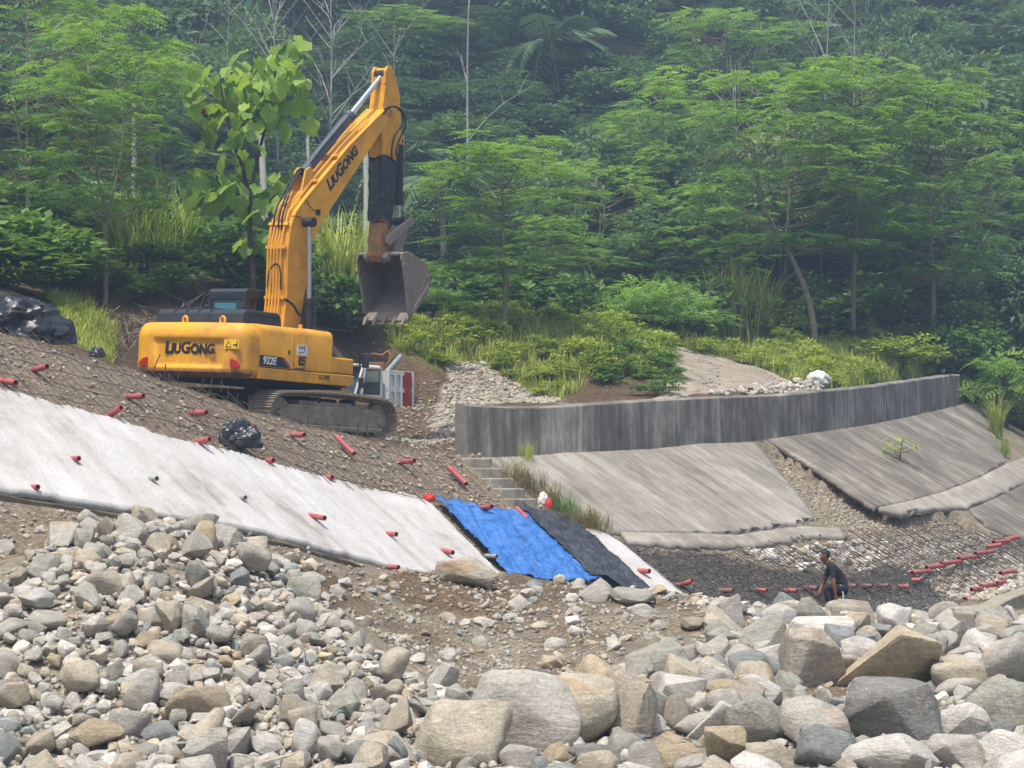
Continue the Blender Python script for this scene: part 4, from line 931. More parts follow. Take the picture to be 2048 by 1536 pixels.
pipes([(15, 763, 34, 'r', dict(tilt=-.1)), (75, 738, 40, 'r', dict(tilt=.1)), (267, 793, 40, 'r'), (225, 827, 42, 'r', dict(tilt=.35)), (392, 826, 42, 'r'), (488, 855, 42, 'r'), (397, 883, 46, 'r', dict(tilt=.12)), (590, 870, 38, 'r'),
       (535, 921, 24, 'r'), (690, 890, 50, 'f', dict(h=.1)), (808, 923, 42, 'r', dict(tilt=.04)), (915, 951, 48, 'f', dict(h=.1)), (655, 955, 20, 'r'), (960, 1016, 48, 'r', dict(tilt=.08)), (1044, 1027, 30, 'f', dict(h=.16))],
      'red plastic drain pipe on the bare mesh-covered slope, {n} from the left', 'drain pipes on the bare slope')
pipes([(68, 974, 16, 'r', dict(h=.09, r=.042)), (150, 917, 16, 'r', dict(h=.09, r=.042)), (307, 957, 14, 'r', dict(h=.09, r=.042, mat=m_pipe_g)), (483, 995, 16, 'r', dict(h=.09, r=.042, mat=m_pipe_g)), (275, 1018, 18, 'r', dict(h=.09, r=.042)), (632, 1033, 36, 'r', dict(h=.12, r=.046, tilt=-.1)), (470, 1063, 14, 'r', dict(h=.09, r=.042)),
       (780, 1068, 26, 'r', dict(h=.12, r=.046)), (895, 1103, 22, 'r', dict(h=.12, r=.046, tilt=-.1)), (787, 1134, 20, 'r', dict(h=.09, r=.042)), (983, 1112, 22, 'r', dict(h=.09, r=.042, mat=m_pipe_g))],
      'drain pipe stub poking out of the white facing, {n} from the left', 'drain pipes in the white facing')
pipes([(1288, 1142, 22, 'r', dict(h=.12)), (1368, 1167, 34, 'r', dict(tilt=.25)), (1452, 1181, 28, 'r', dict(mat=m_pipe_d)), (1522, 1181, 24, 'r'), (1582, 1181, 24, 'r'), (1622, 1176, 26, 'r', dict(mat=m_pipe_d)), (1700, 1172, 26, 'r', dict(mat=m_pipe_d)), (1735, 1172, 20, 'r', dict(mat=m_pipe_d)), (1768, 1171, 20, 'r', dict(mat=m_pipe_d)), (1809, 1173, 20, 'r')],
      'drain pipe in the row along the dark mesh by the worker, {n} from the left', 'drain pipes in the dark mesh')
pipes([(1842, 1144, 36, 's', dict(h=.2)), (1871, 1133, 36, 's', dict(h=.2)), (1902, 1125, 38, 's', dict(h=.2)), (1936, 1115, 38, 's', dict(h=.2)), (1968, 1105, 34, 's', dict(h=.22)), (2025, 1076, 30, 'r', dict(h=.2, tilt=.2)), (2003, 1083, 32, 's', dict(h=.2)), (1988, 1091, 32, 'r', dict(h=.2, tilt=.15)), (2016, 1144, 30, 's', dict(h=.2)),
       (2008, 1164, 28, 's', dict(h=.2)), (1978, 1170, 32, 's', dict(h=.2)), (1957, 1177, 28, 's', dict(h=.2)), (1833, 1160, 18, 'r', dict(h=.15)), (1940, 1196, 22, 's', dict(h=.2)), (1930, 1214, 28, 'r', dict(h=.15)), (1838, 1231, 28, 'r', dict(h=.15)), (1890, 1234, 26, 'r', dict(h=.15))],
      'loose red drain pipe lying on the mesh near the right edge, {n} from the left', 'loose red pipes by the kerb')

# ================================================================ STEEL MESH AND STAKES
m_bar = pmat('rusty_reinforcing_bar', srgb(70, 62, 56), .8, .3, 5.)
def bars(name, s0, s1, ds, wfun, dw, h, label, seed, r=.007, wig=.03):
    g_ = np.random.default_rng(seed); V = []; F = []
    def add(line):
        line = np.array(line); n0 = len(V) * 1
        base = sum(len(v) for v in V)
        t = np.gradient(line, axis=0); t /= np.linalg.norm(t, axis=1)[:, None] + 1e-9
        u = np.cross(t, [0, 0, 1.]); u /= np.linalg.norm(u, axis=1)[:, None] + 1e-9; w2 = np.cross(t, u)
        for k in range(3):
            a = 2 * math.pi * k / 3; V.append(line + (u * math.cos(a) + w2 * math.sin(a)) * r)
        n = len(line); i = np.arange(n - 1)
        for k in range(3):
            k2 = (k + 1) % 3; F.append(np.stack([base + k * n + i, base + k * n + i + 1, base + k2 * n + i + 1, base + k2 * n + i], 1))
    def zfix(p): p[2] = max(p[2], float(Tz(p[0], p[1])) + .03); return p
    s = s0
    while s < s1:
        w0, w1 = wfun(s); w0 += g_.normal(0, .08); w1 += g_.normal(0, .1); k = g_.normal(0, .05)
        if w1 > w0 + .2: add([zfix(SW(s + k * t + g_.normal(0, wig * .2), w0 + (w1 - w0) * t, h + g_.normal(0, .012))) for t in np.linspace(0, 1, 8)])
        s += ds * g_.uniform(.7, 1.3)
    w_ = 0.1
    while w_ < 7:
        seg = [s for s in np.arange(s0, s1, .4) if wfun(s)[0] - .05 <= w_ <= wfun(s)[1] + .05]
        if len(seg) > 4: add([zfix(SW(s, w_ + g_.normal(0, .03), h + .02 + g_.normal(0, .012))) for s in seg])
        w_ += dw * g_.uniform(.8, 1.2)
    o = link(name, npmesh(name, np.vstack(V), np.vstack(F), m_bar)); tag(o, label, 'steel mesh'); return o
_ts, _tw = s_top[:, 0], s_top[:, 1]
bars('reinforcing_mesh', -20, -.6, .17, lambda s: (-.05, np.interp(s, _ts, _tw) + .1 if s < -2.6 else min(5.0, 2.3 + (s + 2.6) * 1.6)), .55, .08, 'rusty reinforcing mesh pinned over the bare soil below the excavator', 3)
bars('reinforcing_mesh', 1.3, 9.5, .14, lambda s: (np.interp(s, [0, 1.2, 9], [4.0, 3.6, 4.0]), 5.7), .42, .10, 'dense reinforcing mesh over the dark patch behind the worker', 4, .010)
bars('reinforcing_mesh', 9.6, 21, .16, lambda s: (np.interp(s, [9, 14, 20], [3.7, 4.0, 5.6]), 6.0), .5, .09, 'bare reinforcing mesh over the gravel by the loose red pipes', 5, .010)
stakes = [(320, 709, 304, 742), (331, 728, 330, 757), (337, 738, 338, 764), (357, 744, 354, 770), (409, 756, 395, 787), (424, 757, 421, 777), (444, 760, 442, 778), (457, 771, 456, 790), (476, 786, 474, 812), (499, 790, 498, 812), (525, 797, 524, 816), (617, 826, 615, 850), (678, 848, 677, 868), (716, 846, 715, 874), (735, 850, 734, 870)]
for i, (x0, y0, x1, y1) in enumerate(stakes):
    c = np.array(CREST_PX); Yd = float(np.interp(x1, c[:, 0], c[:, 2])) + .05
    a, b_ = P(x1, y1 + 6, Yd), P(x0, y0, Yd); o = MB().tube([Vector(a) - Vector(a), Vector(b_) - Vector(a)], .011, 5).build('steel_stake', m_bar); o.location = a
    tag(o, f'thin steel stake standing on the bank crest before the excavator, {ORD[i]} from the left', 'stake', 'steel stakes on the crest')

# ================================================================ PERSON
def skin_body(joints, edges, root):
    me = bpy.data.meshes.new('b'); names = list(joints); me.from_pydata([joints[k][:3] for k in names], [(names.index(a), names.index(b_)) for a, b_ in edges], [])
    o = bpy.data.objects.new('b', me); COL.objects.link(o); md = o.modifiers.new('skin', 'SKIN'); md.use_smooth_shade = True
    for i, k in enumerate(names):
        sv = me.skin_vertices[0].data[i]; r = joints[k][3]; sv.radius = (r if not hasattr(r, '__len__') else r[0], r if not hasattr(r, '__len__') else r[1]); sv.use_root = (k == root)
    o.modifiers.new('sub', 'SUBSURF').levels = 2; o.modifiers['sub'].render_levels = 2
    dg = bpy.context.evaluated_depsgraph_get(); out_ = bpy.data.meshes.new_from_object(o.evaluated_get(dg)); bpy.data.objects.remove(o); return out_
J = {'pelvis': (0, 0, .50, (.13, .15)), 'spine': (.10, 0, .66, (.14, .165)), 'chest': (.22, 0, .84, (.14, .175)), 'neckb': (.30, 0, .955, (.07, .07)), 'neck': (.345, 0, 1.0, (.055, .055)), 'jaw': (.375, 0, 1.055, (.075, .07)), 'head': (.385, 0, 1.12, (.095, .08)), 'crown': (.375, 0, 1.185, (.06, .055)),
     'face': (.455, 0, 1.06, .04),
     'shl': (.25, -.17, .87, .07), 'ell': (.24, -.22, .58, .046), 'wrl': (.20, -.20, .34, .030), 'hal': (.195, -.195, .27, .034),
     'shr': (.25, .17, .87, .07), 'elr': (.36, .22, .62, .046), 'wrr': (.44, .14, .44, .030), 'har': (.46, .12, .38, .034),
     'hil': (.02, -.10, .48, .105), 'knl': (.40, -.15, .52, .072), 'cal': (.33, -.15, .30, .062), 'anl': (.24, -.14, .09, .043), 'tol': (.40, -.15, .045, .04),
     'hir': (.02, .10, .48, .105), 'knr': (.30, .16, .36, .072), 'car': (.14, .15, .22, .062), 'anr': (-.04, .14, .10, .043), 'tor': (.11, .15, .045, .04)}
E_ = [('pelvis', 'spine'), ('spine', 'chest'), ('chest', 'neckb'), ('neckb', 'neck'), ('neck', 'jaw'), ('jaw', 'head'), ('head', 'crown'), ('jaw', 'face'), ('chest', 'shl'), ('shl', 'ell'), ('ell', 'wrl'), ('wrl', 'hal'), ('chest', 'shr'), ('shr', 'elr'), ('elr', 'wrr'), ('wrr', 'har'),
      ('pelvis', 'hil'), ('hil', 'knl'), ('knl', 'cal'), ('cal', 'anl'), ('anl', 'tol'), ('pelvis', 'hir'), ('hir', 'knr'), ('knr', 'car'), ('car', 'anr'), ('anr', 'tor')]
for sd_n, hk, sgn in (('l', 'hal', -1), ('r', 'har', 1)):     # five fingers on each hand
    hx, hy, hz, _ = J[hk]
    for fi, (off, ln) in enumerate(((-.03, .065), (-.011, .078), (.009, .073), (.028, .058))):
        J[f'f{sd_n}{fi}a'] = (hx + off, hy, hz - .035, .011); J[f'f{sd_n}{fi}b'] = (hx + off * 1.15 + .006, hy + .012, hz - .035 - ln * .6, .009); J[f'f{sd_n}{fi}c'] = (hx + off * 1.15 + .004, hy + .03, hz - .035 - ln, .008)
        E_ += [(hk, f'f{sd_n}{fi}a'), (f'f{sd_n}{fi}a', f'f{sd_n}{fi}b'), (f'f{sd_n}{fi}b', f'f{sd_n}{fi}c')]
    J[f't{sd_n}a'] = (hx + .045, hy + .01, hz - .005, .011); J[f't{sd_n}b'] = (hx + .06, hy + .025, hz - .045, .009); E_ += [(hk, f't{sd_n}a'), (f't{sd_n}a', f't{sd_n}b')]
J = {k: (v[0], -v[1], v[2], v[3]) for k, v in J.items()}
bme = skin_body(J, E_, 'pelvis')
m_skin = pmat('sun_browned_skin', srgb(124, 78, 54), .55, .1, 6.); m_shirt = pmat('black_t_shirt', srgb(24, 27, 34), .9, .25, 8., .3, 60.); m_trou = pmat('dark_navy_trousers', srgb(26, 30, 42), .9, .25, 8., .3, 60.); m_hair = pmat('black_hair', srgb(18, 15, 13), .6, .3, 20., .4, 60.); m_shoe = pmat('dark_boot', srgb(34, 32, 28), .7)
bme.materials.clear()
for m in (m_skin, m_shirt, m_trou, m_shoe): bme.materials.append(m)
def _rad(k): r = J[k][3]; return max(r) if hasattr(r, '__len__') else r
_seg = [(np.array(J[a_][:3]), np.array(J[b2][:3]), _rad(a_), _rad(b2), a_, b2) for a_, b2 in E_]
for pg in bme.polygons:      # clothing and skin follow the nearest limb
    c = np.array(pg.center); pg.use_smooth = True; best, k = 9., 1
    for pa_, pb2, ra, rb, na, nb_ in _seg:
        d = pb2 - pa_; t = float(np.clip((c - pa_) @ d / (d @ d), 0, 1)); dist = np.linalg.norm(c - pa_ - d * t) - (ra + (rb - ra) * t)
        if dist < best:
            best = dist
            if na in ('neckb', 'neck', 'jaw', 'head'): k = 0
            elif na in ('shl', 'shr'): k = 1 if t < .62 else 0
            elif na[:2] in ('el', 'wr', 'ha') or na[0] == 'f' or na in ('tla', 'tra'): k = 0
            elif na in ('anl', 'anr'): k = 3
            elif na[:2] in ('hi', 'kn', 'ca') or nb_[:2] == 'hi': k = 2
            elif na == 'pelvis' and t < .25: k = 2
            else: k = 1
    pg.material_index = k
PR = empty('person'); tag(PR, 'person in black t-shirt and dark trousers crouching and reaching down beside the dark mesh', 'person')
bo_ = link('body', bme, PR)
hv, hf = ico(3); hv = hv * np.array([.108, .094, .105]) * (1 + .08 * fbm(hv[:, 0] * 4, hv[:, 1] * 4, hv[:, 2] * 4, 3))[:, None]; keep = [f for f in hf if (hv[f][:, 2].mean() > .01 or hv[f][:, 0].mean() < -.035) and not (hv[f][:, 0].mean() > .06 and hv[f][:, 2].mean() < .06)]
hr = link('hair', npmesh('hair', hv + np.array([.378, 0, 1.125]), np.array(keep), m_hair), PR)
fc = MB(); fc.add([(.468, -.016, 1.085), (.468, .016, 1.085), (.505, 0, 1.075), (.472, 0, 1.115)], [(0, 2, 1), (0, 3, 2), (1, 2, 3), (0, 1, 3)]); fc.build('nose', m_skin, PR)
for s_ in (-1, 1):
    MB().cyl((.465, s_ * .032, 1.115), (.476, s_ * .030, 1.115), .010, 8).build('eye', m_hair, PR)
    MB().box((.385, s_ * .085, 1.10), (.045, .02, .06)).build('ear', m_skin, PR, bevel=.012)
MB().box((.478, 0, 1.045), (.012, .045, .008)).build('mouth', m_trou, PR)
MB().tube([(.10, .165, .56), (.06, .17, .40), (.05, .17, .22)], .014, 6).build('tool_strap', m_sack, PR, smooth=True)
pb_ = on_slope(1690, 1224); pz = float(Tz(pb_[0], pb_[1]))
PR.location = (pb_[0], pb_[1], pz + .02); PR.rotation_euler = (0, 0, math.pi); PR.scale = (1.12, 1.12, 1.12)

# ================================================================ STONES AND BOULDERS
def rock_template(seed, sub, ang):
    g_ = np.random.default_rng(seed); V, F = ico(sub)
    n = g_.integers(9, 15); N_ = g_.normal(size=(n, 3)); N_ /= np.linalg.norm(N_, axis=1)[:, None]; h = g_.uniform(.56, .98, n)
    N_ = np.vstack([N_, np.eye(3), -np.eye(3)]); h = np.concatenate([h, np.full(6, 1.0)])
    p = 9
    d = np.maximum(V @ N_.T / h, 0); r = (d ** p).sum(1) ** (-1 / p)
    V = V * r[:, None]
    o = seed * 7.3
    V *= (1 + [.11, .11, .12][ang] * 2 * fbm(V[:, 0] * 1.6 + o, V[:, 1] * 1.6, V[:, 2] * 1.6 + 50, 3) + [.05, .06, .08][ang] * fbm(V[:, 0] * 5 + o, V[:, 1] * 6, V[:, 2] * 6 + 50, 3))[:, None]
    return V / np.abs(V).max(0), F
_round_template = rock_template
def rock_template(seed, sub, ang):
    """rounded cobbles grow from a sphere, broken stone from the hull of a few random points with worn edges"""
    if ang == 0: return _round_template(seed, max(sub, 2), 0)
    g_ = np.random.default_rng(seed); n = 14 if ang == 2 else 20
    p = g_.normal(size=(n, 3)); p /= np.linalg.norm(p, axis=1)[:, None]; p *= g_.uniform(.72, 1.0, n)[:, None]
    p = np.sign(p) * np.abs(p) ** (.75 if ang == 2 else .85)
    bm = bmesh.new()
    for q in p: bm.verts.new(q)
    r = bmesh.ops.convex_hull(bm, input=bm.verts[:]); 
    bmesh.ops.delete(bm, geom=[v for v in bm.verts if not v.link_faces], context='VERTS')
    bmesh.ops.dissolve_limit(bm, angle_limit=math.radians(14), verts=bm.verts[:], edges=bm.edges[:])
    if sub >= 2: bmesh.ops.bevel(bm, geom=bm.edges[:], offset=.06 if ang == 2 else .13, segments=1 if sub == 2 else 2, affect='EDGES', profile=.6)
    bmesh.ops.triangulate(bm, faces=bm.faces[:])
    if sub >= 3: bmesh.ops.subdivide_edges(bm, edges=bm.edges[:], cuts=1 if sub == 3 else 3, use_grid_fill=True); bmesh.ops.triangulate(bm, faces=bm.faces[:])
    bm.verts.index_update(); V = np.array([v.co[:] for v in bm.verts]); F = np.array([[v.index for v in f.verts] for f in bm.faces]); bm.free()
    if sub >= 3:
        o = seed * 3.1; V *= (1 + .10 * fbm(V[:, 0] * 1.8 + o, V[:, 1] * 1.8, V[:, 2] * 1.8 + 50, 3) + .06 * fbm(V[:, 0] * 6 + o, V[:, 1] * 6, V[:, 2] * 6 + 50, 3))[:, None]
    V -= (V.max(0) + V.min(0)) / 2
    return V / np.abs(V).max(0), F
def rock_mat(name, src):
    m, n, b, out = mk(name)
    if src == 'object':
        oi = N(n, 'ShaderNodeObjectInfo'); c0 = oi.outputs['Color']
        t = N(n, 'ShaderNodeTexCoord'); va = N(n, 'ShaderNodeVectorMath', operation='ADD'); n.links.new(t.outputs['Object'], va.inputs[0])
        cx = N(n, 'ShaderNodeCombineXYZ')
        for i in range(3): n.links.new(mathn(n, 'MULTIPLY', oi.outputs['Random'], 37. + 11 * i), cx.inputs[i])
        n.links.new(cx.outputs[0], va.inputs[1]); v = va.outputs[0]
    else:
        a = N(n, 'ShaderNodeAttribute', attribute_name='tint'); c0 = a.outputs['Color']; v = coord(n)
    k = 1.0 if src == 'object' else 3.0
    f1 = noise(n, v, 1.6 * k, 5, .6, .6); f2 = noise(n, v, 13 * k, 5, .75); f3 = noise(n, v, 3.5 * k, 7, .75, 1.2)
    c = mix(n, 1.0, c0, ramp(n, f1, [(.25, (.82, .80, .77)), (.75, (1.22, 1.2, 1.17))]), 'MULTIPLY')
    c = mix(n, 1.0, c, ramp(n, f2, [(.28, .62), (.72, 1.28)]), 'MULTIPLY')
    c = mix(n, ramp(n, f3, [(.56, 0.0), (.70, .42)]), c, srgb(146, 130, 106))
    c = mix(n, ramp(n, noise(n, v, 2.6 * k, 6, .7, 2.0), [(.60, 0.0), (.66, .5), (.72, 0.0)]), c, srgb(206, 204, 198))
    mpf = N(n, 'ShaderNodeMapping'); mpf.inputs['Scale'].default_value = (1.4 * k, 1.4 * k, 7 * k); mpf.inputs['Rotation'].default_value = (.5, .3, 0); n.links.new(v, mpf.inputs[0])
    fol = noise(n, mpf.outputs[0], 1.0, 6, .7, .8)
    c = mix(n, 1.0, c, ramp(n, fol, [(.30, .74), (.70, 1.2)]), 'MULTIPLY')
    c = mix(n, ramp(n, noise(n, v, .9 * k, 5, .65, .8), [(.60, 0.0), (.72, .5)]), c, srgb(186, 146, 98))
    c = mix(n, ramp(n, noise(n, v, 1.1 * k, 6, .7, 1.5), [(.62, 0.0), (.72, .55)]), c, srgb(92, 92, 90))
    n.links.new(c, b.inputs['Base Color']); b.inputs['Roughness'].default_value = .88; b.inputs['Specular IOR Level'].default_value = .25
    bump(n, mathn(n, 'ADD', mathn(n, 'MULTIPLY', f3, 1.0), mathn(n, 'ADD', mathn(n, 'MULTIPLY', f2, .5), mathn(n, 'MULTIPLY', fol, .6))), .75, .06 if src == 'object' else .03, b)
    return m
m_rock = rock_mat('river_stone', 'object'); m_rubble = rock_mat('river_rubble', 'tint')
COLS = {'pale grey': (180, 176, 166), 'beige': (186, 177, 158), 'tan': (178, 164, 138), 'blue grey': (146, 150, 147), 'brown': (166, 157, 142), 'white': (200, 197, 189), 'greenish grey': (160, 160, 148), 'dark grey': (138, 137, 132), 'orange tan': (188, 174, 148), 'soot': (88, 86, 82)}
CN = list(COLS)[:9]
T_MESH = {}
def tmesh(sub, ang, k):
    key = (sub, ang, k)
    if key not in T_MESH:
        V, F = rock_template(100 * sub + 10 * ang + k, sub, ang); T_MESH[key] = npmesh('stone', V, F, m_rock, True)
        if ang: T_MESH[key].set_sharp_from_angle(angle=math.radians(30))
    return T_MESH[key]
def rock_obj(name, c, dims, color, ang, k, rot, sub=3):
    o = link(name, tmesh(sub, ang, k)); o.location = c; o.scale = [max(.02, d / 2) for d in dims]; o.rotation_euler = rot
    j = rng.uniform(.92, 1.08); o.color = (*[min(1, x * j) for x in srgb(*COLS[color])], 1); return o
# --- big boulders read off the photograph: (x, y, w, h, colour, angular 0-2, label)
BO = [(905, 1472, 205, 165, 'beige', 0, 'wide beige boulder at the bottom, left neighbour of the big smooth grey boulder'), (1062, 1432, 215, 175, 'pale grey', 0, 'biggest smooth grey boulder at the bottom centre'),
 (1150, 1425, 170, 150, 'beige', 0, 'leaning beige-grey boulder tucked behind the biggest smooth grey boulder'), (1250, 1420, 120, 150, 'brown', 1, 'shaded brown-grey boulder right of the leaning beige-grey boulder'),
 (1190, 1508, 125, 62, 'dark grey', 0, 'low dark boulder at the bottom edge, right of the biggest grey boulder'), (1215, 1355, 135, 84, 'orange tan', 1, 'yellowish tan boulder behind the leaning beige-grey boulder'),
 (1318, 1325, 140, 90, 'greenish grey', 2, 'rough greenish grey rock at the foot of the gravel mound'), (1328, 1372, 82, 56, 'pale grey', 0, 'long pale cobble below the rough greenish grey rock'), (1349, 1428, 58, 88, 'brown', 0, 'upright dark brown cobble between the pale boulders'),
 (1428, 1455, 110, 100, 'white', 2, 'sharp-edged whitish block beside the dark brown upright cobble'), (1518, 1450, 135, 115, 'greenish grey', 1, 'mottled grey-green boulder left of the smooth round grey one'), (1642, 1456, 140, 112, 'pale grey', 0, 'smooth round grey boulder left of the big dark angular rock'),
 (1460, 1380, 115, 62, 'tan', 0, 'flat tan boulder behind the sharp-edged whitish block'), (1538, 1382, 135, 76, 'white', 1, 'brightest white boulder in the middle of the rocks'), (1498, 1330, 92, 60, 'blue grey', 1, 'smaller of two blue-grey rocks below the brown block'),
 (1592, 1338, 122, 58, 'blue grey', 1, 'wider of two blue-grey rocks below the brown block'), (1620, 1325, 145, 145, 'brown', 2, 'tall brown-grey block left of the orange-tan rock'), (1772, 1332, 205, 150, 'orange tan', 2, 'huge orange-tan angular rock at the right'),
 (1785, 1432, 195, 150, 'dark grey', 2, 'huge dark grey angular rock with pale veins at the right'), (1523, 1262, 110, 82, 'greenish grey', 2, 'slanting grey-green rock below the crouching person'), (1655, 1262, 150, 62, 'white', 1, 'flat pale rock just below the crouching person'),
 (1925, 1352, 150, 92, 'beige', 0, 'long pale rounded boulder right of the orange-tan rock'), (2022, 1332, 130, 125, 'pale grey', 0, 'large grey boulder cut by the right edge'), (1925, 1450, 120, 95, 'white', 1, 'pale boulder between the dark rock and the right edge'), (2000, 1422, 150, 130, 'greenish grey', 1, 'mottled boulder below the large grey one at the right edge'),
 (1782, 1512, 190, 84, 'white', 1, 'flat white rock with rusty patch at the bottom right'), (1912, 1512, 115, 84, 'pale grey', 2, 'bluish pale rock at the bottom edge near the right corner'), (2012, 1510, 120, 96, 'white', 1, 'pale rock in the bottom right corner'), (1530, 1512, 112, 84, 'beige', 0, 'rounded greyish boulder at the bottom below the mottled grey-green one'),
 (1450, 1500, 80, 92, 'tan', 2, 'pointed tan rock at the bottom below the whitish block'), (1362, 1518, 92, 62, 'tan', 1, 'low tan rock at the bottom, left of the pointed tan one'), (1286, 1518, 84, 66, 'pale grey', 0, 'light grey cobble at the bottom right of the low dark boulder'), (1036, 1518, 86, 60, 'pale grey', 1, 'grey cobble at the bottom below the biggest grey boulder'),
 (758, 1508, 150, 84, 'beige', 1, 'broad beige-grey rock at the bottom left of the wide beige boulder'), (932, 1148, 125, 64, 'beige', 1, 'pale boulder on the gravel mound below the white facing'), (1190, 1182, 64, 50, 'pale grey', 2, 'pale angular rock on the mound below the black tarp'),
 (1270, 1196, 98, 40, 'greenish grey', 1, 'flat greenish rock on the mound right of the black tarp'), (1282, 1222, 62, 36, 'white', 0, 'white oval cobble on the mound below the flat greenish rock'), (1556, 1232, 70, 44, 'white', 1, 'pale rock at the lip left of the crouching person'), (1470, 1216, 44, 34, 'pale grey', 2, 'small pale rock on the lip of the mound'),
 (1860, 1292, 70, 50, 'pale grey', 1, 'grey rock above the huge orange-tan one'), (1735, 1275, 64, 46, 'beige', 1, 'beige rock behind the orange-tan one'), (1980, 1272, 70, 46, 'pale grey', 1, 'grey rock in front of the concrete toe beam'), (1430, 1290, 62, 46, 'pale grey', 2, 'angular grey rock left of the slanting grey-green one'), (1388, 1250, 50, 34, 'brown', 1, 'brownish rock half sunk in the gravel mound'),
 (282, 1066, 120, 76, 'pale grey', 1, 'large pale rock crowning the stone heap'), (398, 1418, 140, 92, 'tan', 0, 'large smooth tan oval stone low on the heap'), (287, 1372, 76, 70, 'white', 1, 'pale blocky stone just above the tan oval stone'), (347, 1366, 56, 54, 'pale grey', 0, 'round grey stone just above the tan oval stone'), (325, 1470, 86, 56, 'blue grey', 1, 'blue-grey stone left below the tan oval stone'), (478, 1490, 72, 66, 'brown', 0, 'round brownish stone right below the tan oval stone'),
 (335, 1312, 84, 62, 'beige', 0, 'pear-shaped beige stone in the middle of the heap'), (340, 1245, 54, 84, 'beige', 2, 'upright wedge-shaped stone in the middle of the heap'), (240, 1246, 96, 42, 'tan', 0, 'long tan stone in the middle left of the heap'), (205, 1175, 92, 62, 'beige', 0, 'rounded beige boulder on the upper left of the heap'), (262, 1195, 52, 50, 'white', 2, 'jagged whitish stone beside the rounded beige boulder'), (500, 1095, 70, 48, 'beige', 0, 'rounded beige stone at the top right of the heap'), (610, 1185, 76, 62, 'greenish grey', 0, 'rounded grey-green boulder on the right shoulder of the heap'), (510, 1300, 60, 62, 'brown', 2, 'dark brown angular stone in a hollow of the heap'), (445, 1078, 78, 56, 'pale grey', 1, 'pale blocky rock at the heap top right of the crowning rock'),
 (170, 1085, 48, 66, 'greenish grey', 1, 'upright grey stone left of the crowning rock'), (125, 1120, 64, 50, 'beige', 0, 'rounded beige stone at the heap upper left edge')]
B_POS = []
for i, (px, py, w_, h_, c_, an, lab) in enumerate(BO):
    q = hit(px, min(py + .34 * h_, 1560), 19.); Y = q[1]
    if Y > 60: Y = 40.
    k = Y / FPX; dx, dz = w_ * k * 1.04, h_ * k * 1.06; dy = .5 * (dx + dz) * rng.uniform(.85, 1.1)
    ct = P(px, py, Y + .15 * dy)
    o = rock_obj('boulder', ct, (dx, dy, dz), c_, an, i % 8, (rng.uniform(-.12, .12), rng.uniform(-.15, .15), rng.uniform(0, 6.28)) if False else (rng.uniform(-.1, .1), rng.uniform(-.12, .12), rng.uniform(-.5, .5)), 4)
    tag(o, lab, 'boulder' if px > 680 else 'stone', 'boulders along the foreground' if px > 680 else 'stones of the heap')
    B_POS.append((*ct, max(dx, dy) / 2))
B_POS = np.array(B_POS)
# --- packing of smaller stones
PLACED = [(b_[0], b_[1], b_[3] * .8) for b_ in B_POS]
def throw(n, poly, r0, r1, tight, seed, power=1.0):
    g_ = np.random.default_rng(seed); poly = np.array(poly); lo, hi = poly.min(0), poly.max(0); out_ = []
    arr = np.array(PLACED)
    rs = np.sort(r0 + (r1 - r0) * g_.random(n) ** power)[::-1]
    for r in rs:
        for t in range(12):
            x, y = g_.uniform(lo, hi)
            if not inpoly(np.array([x]), np.array([y]), poly)[0]: continue
            if r > 0 and y > 30 and x < 0:
                S_, W_, _ = sw(x, y)
                if S_[0] < -2.3 and W_[0] < 5.75 + r: continue
            if len(arr) and (((arr[:, 0] - x) ** 2 + (arr[:, 1] - y) ** 2) < ((arr[:, 2] + r) * tight) ** 2).any(): continue
            arr = np.vstack([arr, (x, y, r)]); out_.append((x, y, r)); break
    PLACED[:] = [tuple(a) for a in arr]; return out_
def gp(pts): return [hit(a, b_, 18.)[:2] if b_ < 1540 else P(a, b_, 23.)[:2] for a, b_ in pts]
HEAP = [(-9.0, 22), (-9.0, 27.8), P(20, 1200, 29.2)[:2], P(100, 1120, 30.8)[:2], P(160, 1062, 31.7)[:2], P(280, 1040, 32.2)[:2], P(470, 1060, 33.2)[:2], P(580, 1085, 33.4)[:2], P(640, 1160, 32.4)[:2], P(665, 1230, 31)[:2], P(780, 1320, 29.6)[:2], P(890, 1370, 28.6)[:2], P(950, 1410, 27.6)[:2], P(860, 1470, 25)[:2], (-.9, 22)]
RIGHT = [P(960, 1420, 27.5)[:2], P(1200, 1330, 30.5)[:2], P(1280, 1290, 33.5)[:2], P(1420, 1250, 36)[:2], P(1500, 1235, 39)[:2], P(1650, 1240, 41)[:2], P(1900, 1250, 43)[:2], P(1960, 1262, 42)[:2], P(2060, 1240, 43)[:2], (12, 36), (9, 22), (-1, 22)]
cand = []
for x, y, r in throw(260, HEAP, .115, .24, .74, 21, 1.8): cand.append((x, y, r, 'heap'))
for x, y, r in throw(260, RIGHT, .15, .36, .66, 22, 1.4): cand.append((x, y, r, 'right'))
for x, y, r in throw(1300, HEAP, .05, .115, .68, 23): cand.append((x, y, r, 'heap'))
for x, y, r in throw(1400, HEAP, .03, .05, .62, 28): cand.append((x, y, r, 'heap'))
for x, y, r in throw(700, RIGHT, .06, .15, .68, 24): cand.append((x, y, r, 'right'))
BANK = [P(1470, 1096, 48.6)[:2], P(1560, 1096, 50)[:2], P(1690, 1084, 52)[:2], P(1750, 1112, 51)[:2], P(1740, 1140, 49.6)[:2], P(1600, 1130, 48.8)[:2], P(1530, 1118, 48)[:2]]
BANK = [on_slope(*q)[:2] for q in [(1470, 1094), (1560, 1098), (1690, 1082), (1740, 1105), (1745, 1140), (1600, 1134), (1530, 1118)]]
for x, y, r in throw(60, BANK, .07, .15, .72, 25): cand.append((x, y, r, 'bank'))
